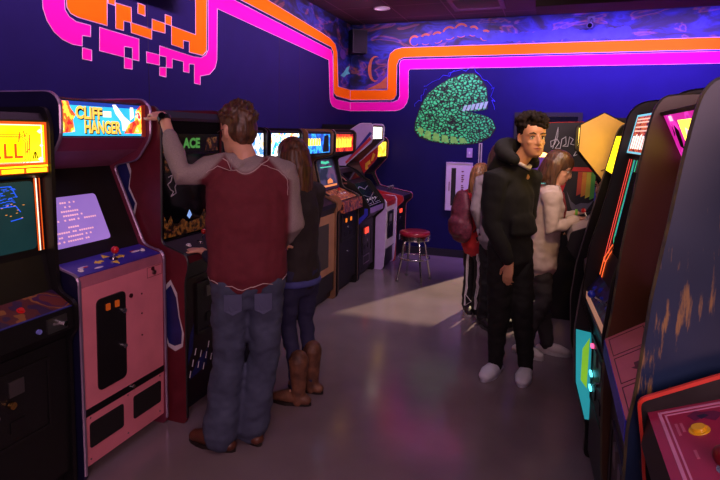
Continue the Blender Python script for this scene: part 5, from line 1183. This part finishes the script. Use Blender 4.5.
# girl with glasses and bob, white hoodie, playing the yellow machine
yaw = math.atan2(.12, 1); G = world_frame((-.035, 4.05), yaw)
JG = dict(hip=G(0, 0, .80), chest=G(0, .03, 1.09), neck=G(0, .055, 1.25), head=G(0, .09, 1.385), sL=G(-.14, .04, 1.20), sR=G(.14, .04, 1.20), eL=G(-.18, .06, .98), wL=G(-.13, .25, 1.045), eR=G(.18, .04, .97), wR=G(.10, .22, 1.04),
          hL=G(-.07, 0, .76), hR=G(.07, 0, .76), kL=G(-.07, .03, .43), kR=G(.07, .03, .43), aL=(.04, 4.12, .075), aR=(-.13, 4.03, .075))
white_h = mat('white hoodie cloth', S(190, 172, 172), .85, var=.08, scale=25)
girl, J, T, Hm, (r, f, u) = person('girl with glasses and a brown bob in a white hoodie, hands on the controls', (-.035, 4.05), JG, yaw, yaw - .18, skin_a,
    (.178, .128, .156, .152, .150), (.080, .074, .064, .060, .058), .93, .9, -.42, 0, (brown_eye, mat('brown brow', S(70, 44, 30), .6), lip_m),
    dict(L=(V((1, .1, .0)), V((0, 0, 1)), .5), R=(V((1, .2, .05)), V((0, 0, 1)), .5), tL=-1, tR=1), [white_h], mat('olive jeans', S(56, 54, 56), .8, var=.1),
    dict(L=V((1, -.1, 0)), R=V((1, -.5, 0))), (mat('white canvas', S(216, 206, 206), .7, var=.05), mat('white rubber', S(200, 196, 200), .5)), 'shoe', (.009, 14, 14), None, 1.0, 1.02, hem=.68)
long_hair(T, Hm, .96, hair_mat('brown bob hair', S(38, 23, 17), S(98, 64, 42)), girl, .085, 6, fwd=.0, n=22)
MB().limb([J['neck'] + f*.07 - u*.05, J['chest'] + f*.118, J['hip'] + f*.118 + u*.10], [(.03, .012), (.045, .012), (.04, .012)], 12, r).build('maroon_tee', mat('maroon tee', S(110, 34, 44), .8), girl, True)
gl = MB()
for sx in (-1, 1):
    pts = [T(sx*.034 + .022*math.cos(a), .1, .001 + .018*math.sin(a)) for a in [math.radians(d) for d in range(0, 361, 30)]]
    gl.limb(pts, [.0018]*len(pts), 6); gl.limb([T(sx*.056, .098, .004), T(sx*.078, -.01, .010)], [.002, .002], 6)
gl.limb([T(-.012, .1, .004), T(.012, .1, .004)], [.0018, .0018], 6)
gl.build('glasses', mat('thin spectacle frame', S(60, 44, 40), .3), girl)
MB().limb([J['wL'] - V((.012, 0, 0)), J['wL'] + V((.006, 0, 0))], [.031, .031], 14, None, 0, False).build('wristband', mat('lime wristband', S(120, 190, 60), .5), girl)

# girl in a red jacket with a backpack and striped track trousers
yaw = math.atan2(.75, .66); G = world_frame((-.60, 4.80), yaw)
JR = dict(hip=G(0, 0, .71), chest=G(0, .01, .96), neck=G(0, .02, 1.12), head=G(0, .05, 1.245), sL=G(-.13, .01, 1.07), sR=G(.13, .01, 1.07), eL=G(-.16, .02, .88), wL=G(-.13, .16, .85), eR=G(.16, .03, .88), wR=G(.13, .16, .86),
          hL=G(-.07, 0, .67), hR=G(.07, 0, .67), kL=G(-.07, .02, .38), kR=G(.07, .02, .38), aL=G(-.07, 0, .075), aR=G(.07, 0, .075))
redj = mat('red jacket', S(186, 36, 46), .75, var=.1); trackp = mat('black track cloth', S(22, 20, 26), .7)
rg, J, T, Hm, (r, f, u) = person('girl in a red jacket wearing a maroon backpack and white striped black track trousers', (-.60, 4.80), JR, yaw, yaw, skin_a,
    (.168, .118, .145, .138, .140), (.076, .072, .066, .064, .062), .88, .86, -.1, 0, None, dict(L=(V((.7, .7, 0)), V((0, 0, 1)), .5), R=(V((.7, .7, 0)), V((0, 0, 1)), .5), tL=-1, tR=1), [redj], trackp,
    dict(L=V((.3, -1, 0)), R=V((.5, -.8, 0))), (mat('dark trainer', S(36, 30, 36), .6), mat('white rubber', S(200, 196, 200), .5)), 'shoe', None, None, 1.0, 1.0, hem=.62)
long_hair(T, Hm, .9, hair_mat('light brown hair', S(84, 52, 34), S(170, 116, 72)), rg, .14, 9, n=22)
tro = [o for o in rg.children if o.name.startswith('trousers')][0]
od = (r*.45 - f*.9).normalized(); sd_ = od.cross(u)
for q in 'LR':
    for k in (-1, 0, 1):
        pts = []
        for i in range(13):
            t = i/12
            p = (J['h'+q].lerp(J['k'+q], t*2) if t <= .5 else J['k'+q].lerp(J['a'+q], t*2 - 1)) + od*.12 + sd_*(.015*k)
            pts.append(p)
        pts = on_cloth(tro, pts, .001)
        MB().limb(pts, [(.0042, .0025)]*13, 6, sd_).build('white_stripe', mat('white stripe cloth', S(226, 218, 226), .7), rg)
bp = MB(); c0 = J['chest'] - f*.175 - u*.05
bp.limb([c0 - u*.19, c0 - u*.10, c0 + u*.06, c0 + u*.17], [(.115, .055), (.13, .078), (.115, .066), (.075, .045)], 18, r)
bp.limb([c0 - f*.060 - u*.15, c0 - f*.065 - u*.05], [(.085, .035), (.09, .04)], 14, r)
bpo = remeshed('backpack', bp, mat('maroon patterned nylon', S(112, 40, 60), .6, c2=S(72, 22, 44), scale=60, bump=.1), None, .010, 3, None, (.006, 14, 14))
bpo.location = (-.60, 4.80, 0); tag(bpo, "maroon patterned backpack on the red-jacketed girl's back", 'backpack')
for sx in (-1, 1): MB().limb([c0 + u*.12 + r*.07*sx + f*.03, J['neck'] + r*.085*sx - u*.01, J['chest'] + r*.10*sx + f*.115, c0 - u*.14 + r*.10*sx + f*.06], [(.016, .006)]*4, 8, r).build('strap', mat('maroon webbing', S(80, 26, 44), .7), bpo, True)

# friend in a grey jacket next to her
yaw = math.atan2(.92, .40); G = world_frame((-.40, 4.50), yaw)
JF = dict(hip=G(0, 0, .80), chest=G(0, .01, 1.10), neck=G(0, .02, 1.285), head=G(.0, .05, 1.42), sL=G(-.145, .0, 1.225), sR=G(.145, .0, 1.225), eL=G(-.18, -.02, .99), wL=G(-.15, .04, .80), eR=G(.18, .0, .99), wR=G(.15, .12, .85),
          hL=G(-.075, 0, .76), hR=G(.075, 0, .76), kL=G(-.07, .02, .43), kR=G(.07, .02, .43), aL=G(-.08, 0, .075), aR=G(.08, .02, .075))
fr_, J, T, Hm, _ = person('dark haired girl in a grey jacket and black trousers behind the boy', (-.40, 4.50), JF, yaw, yaw - .1, skin_a, (.168, .116, .148, .146, .148), (.080, .074, .062, .058, .056), .93, .9, -.15, 0, None,
    dict(L=(V((.1, .2, -1)), V((-1, .1, 0)), .6), R=(V((.2, .4, -.9)), V((1, 0, 0)), .5), tL=1, tR=-1), [mat('grey denim jacket', S(142, 128, 140), .8, var=.12, scale=20)], trackp,
    dict(L=V((.5, -.8, 0)), R=V((.6, .6, 0))), (mat('dark trainer', S(36, 30, 36), .6), mat('grey rubber', S(90, 86, 90), .5)), 'shoe', None, None, 1.0, 1.02, hem=.74)
long_hair(T, Hm, .95, hair_mat('dark brown hair', S(28, 16, 14), S(74, 44, 34)), fr_, .22, 12)
MB().limb([J['wL'] + V((0, 0, .055)), J['wL'] + V((0, 0, .0)), J['wL'] + V((.005, .012, -.05))], [.040, .044, .034], 12).build('white_cuff', mat('white cuff', S(214, 200, 214), .8), fr_, True)

# dark-clothed child between the machines on the right
yaw = math.radians(195); G = world_frame((.44, 4.52), yaw)
JD = dict(hip=G(0, 0, .70), chest=G(0, .01, .94), neck=G(0, .01, 1.10), head=G(0, .03, 1.225), sL=G(-.125, 0, 1.05), sR=G(.125, 0, 1.05), eL=G(-.16, .02, .86), wL=G(-.12, .16, .85), eR=G(.16, .02, .86), wR=G(.12, .16, .85),
          hL=G(-.065, 0, .67), hR=G(.065, 0, .67), kL=G(-.065, .02, .37), kR=G(.065, .02, .37), aL=G(-.07, 0, .075), aR=G(.07, 0, .075))
dk, J, T, Hm, _ = person('child in dark blue clothes standing in the gap beyond the yellow-orange machine', (.44, 4.52), JD, yaw, yaw + .4, skin_b, (.165, .118, .14, .132, .134), (.07, .064, .052, .048, .046), .9, .84, -.1, 0, (brown_eye, mat('black brow', S(26, 18, 14), .7), lip_m),
    dict(L=(V((-1, -.2, 0)), V((0, 0, 1)), .5), R=(V((-1, -.2, 0)), V((0, 0, 1)), .5), tL=-1, tR=1), [mat('dark blue jumper', S(40, 38, 84), .8)], trackp, dict(L=V((-1, -.2, 0)), R=V((-1, 0, 0))), (mat('dark trainer', S(36, 30, 36), .6), mat('grey rubber', S(90, 86, 90), .5)), 'shoe', None, None, 1.0, .95)
short_hair(T, Hm, .9, bh, dk, .012, -.06, 14, .01, 60)

# ------------------------------------------------------------------ furniture and fittings
st = empty('bar_stool', (-1.36, 5.69, 0)); tag(st, 'low chrome bar stool with a red padded round seat', 'stool')
vin = mat('red vinyl', S(150, 26, 50), .35, coat=.3)
sq = MB().lathe([(.02, .505), (.155, .507), (.166, .516), (.168, .53), (.160, .548), (.12, .558), (.05, .561), (.01, .562)], n=32).build('seat', vin, st, True)
MB().lathe([(.164, .455), (.170, .458), (.171, .470), (.167, .473), (.167, .482), (.171, .485), (.171, .505), (.160, .508), (.02, .508), (.02, .455)], n=32).build('seat_band', chrome, sq, False)
for k in range(4):
    a = math.radians(38 + 90*k); c, s = math.cos(a), math.sin(a)
    lg = MB().limb([(c*.085, s*.085, .455), (c*.115, s*.115, .43), (c*.135, s*.135, .38), (c*.150, s*.150, .25), (c*.195, s*.195, .025), (c*.197, s*.197, .012)], [.0115]*6, 10).build('leg', chrome, st, True)
    MB().cyl((c*.197, s*.197, .0), (c*.197, s*.197, .022), .016).build('foot_cap', mat('grey rubber', S(90, 86, 90), .5), lg)
pts = [(.165*math.cos(math.radians(d)), .165*math.sin(math.radians(d)), .255) for d in range(0, 361, 12)]
MB().limb(pts, [.010]*len(pts), 8, None, 0, False).build('foot_ring', chrome, st, True)
# framed notice, switch plate and strip on the back wall
nb = empty('notice_board', (-1.105, YB, .935)); tag(nb, 'white notice board with a black stripe on the back wall', 'sign')
bw = lambda p, q, h: (p, -h, q)
wh = mat('white board', S(214, 196, 220), .5, var=.03)
MB().box((-.165, -.025, -.31), (.165, 0, .31)).build('board', wh, nb)
fm = MB()
for a, b in (((-.17, -.032, -.315), (.17, -.02, -.298)), ((-.17, -.032, .298), (.17, -.02, .315)), ((-.17, -.032, -.298), (-.155, -.02, .298)), ((.155, -.032, -.298), (.17, -.02, .298))): fm.box(a, b)
fm.build('frame', mat('pale frame', S(196, 176, 206), .4), nb)
MB().prism([(-.10, -.25), (-.04, -.25), (-.04, .24), (-.10, .24)], bw, .025, .028).build('black_stripe', mat('board black', S(20, 16, 22), .5), nb)
tx = MB(); R = random.Random(8)
for k in range(16):
    if k % 5 != 4: tx.prism([(.03, -.2 + k*.026), (.05 + .02*R.random(), -.2 + k*.026), (.05 + .02*R.random(), -.185 + k*.026), (.03, -.185 + k*.026)], bw, .025, .027)
tx.build('board_print', mat('dark red print', S(110, 40, 70), .5), nb)
MB().box((-.13, -.028, -.06), (-.12, -.025, .06)).build('board_note', MATS['dark red print'], nb)
sw = MB().box((-.985 - .035, YB - .012, 1.315), (-.985 + .035, YB, 1.435)).build('switch_plate', mat('mauve switch plate', S(176, 150, 200), .4)); tag(sw, 'small pale switch plate on the wall under the green coil', 'switch')
MB().box((-.995, YB - .02, 1.36), (-.975, YB - .012, 1.39)).build('toggle', white_plastic, sw)
ps = MB().box((-.872, YB - .01, 1.24), (-.83, YB, 1.50)).build('wall_placard', mat('pale placard', S(190, 180, 170), .5)); tag(ps, 'narrow pale placard on the wall right of the switch plate', 'sign')
MB().box((-.858, YB - .013, 1.25), (-.845, YB - .01, 1.49)).build('dark_line', MATS['board black'], ps)
# ceiling fittings
dl = empty('recessed_downlight', (-1.94, 6.16, ZC)); tag(dl, 'round recessed downlight in the dark ceiling', 'ceiling light')
MB().lathe([(.095, 0), (.10, -.008), (.085, -.012), (.075, -.004), (.075, 0)], n=28).build('trim_ring', white_plastic, dl)
MB().lathe([(.002, -.003), (.074, -.003), (.074, -.0005), (.002, -.0005)], n=28).build('lens', glow('dim violet lens', (.75, .5, .8, 1), .55), dl)
av = empty('air_vent', (-.86, 6.22, ZC)); tag(av, 'square slatted air vent in the ceiling', 'vent')
vm = mat('dark vent metal', S(70, 54, 74), .5)
mb = MB()
for a, b in (((-.29, -.29), (.29, -.24)), ((-.29, .24), (.29, .29)), ((-.29, -.24), (-.24, .24)), ((.24, -.24), (.29, .24))): mb.box((a[0], a[1], -.012), (b[0], b[1], 0))
mb.build('frame', vm, av); mb = MB()
for k in range(9): mb.add([(-.24, -.22 + k*.052, -.002), (.24, -.22 + k*.052, -.002), (.24, -.19 + k*.052, -.012), (-.24, -.19 + k*.052, -.012), (-.24, -.217 + k*.052, 0), (.24, -.217 + k*.052, 0), (.24, -.187 + k*.052, -.010), (-.24, -.187 + k*.052, -.010)], [(0,1,2,3), (7,6,5,4), (0,4,5,1), (1,5,6,2), (2,6,7,3), (3,7,4,0)])
mb.build('slat', vm, av); MB().box((-.24, -.24, -.0018), (.24, .24, -.0004)).build('duct_shade', ink, av)
ws = empty('wall_speaker', (-2.50, 6.90, 2.80)); ws.rotation_euler = (0, 0, math.radians(40)); tag(ws, 'small black loudspeaker mounted high in the corner of the room', 'speaker')
MB().box((-.10, -.10, -.15), (.10, .08, .15)).build('box', mat('black speaker box', S(20, 18, 30), .5), ws); MB().box((-.09, -.108, -.14), (.09, -.10, .14)).build('grille', mesh_m, ws); MB().box((-.02, .08, -.03), (.02, .19, .03)).build('bracket', blk, ws)
sc_ = empty('security_camera', (.36, YB, 2.97)); tag(sc_, 'small security camera with a cable high on the back wall', 'camera')
MB().box((-.04, -.02, -.03), (.04, 0, .03)).build('base_plate', mat('grey camera plastic', S(70, 70, 92), .5), sc_)
MB().limb([(0, -.02, 0), (0, -.08, -.01), (0, -.09, -.05)], [.011]*3, 8).build('arm', mat('grey camera plastic', S(70, 70, 92), .5), sc_, True)
b_ = MB().cyl((.0, -.06, -.075), (-.02, -.17, -.10), .032, .034).build('housing', mat('grey camera plastic', S(70, 70, 92), .5), sc_); MB().cyl((-.02, -.17, -.10), (-.0212, -.176, -.1012), .026).build('lens', glass, b_)
MB().limb([(-.04, -.01, .02), (-.16, -.012, .035), (-.30, -.008, .03)], [.006]*3, 6).build('cable', mat('grey camera plastic', S(70, 70, 92), .5), sc_, True)
tv = empty('wall_monitor', (XL, 3.03, 2.665)); tag(tv, 'black monitor on the left wall inside the painted pixel frame', 'monitor')
MB().box((0.10, -.36, -.13), (.15, .36, .32)).build('casing', blk, tv); MB().box((.15, -.34, -.10), (.154, .34, .30)).build('screen', mat('grey green glass', S(40, 60, 62), .15), tv); MB().box((0, -.08, 0), (.10, .08, .16)).build('wall_bracket', blk, tv)
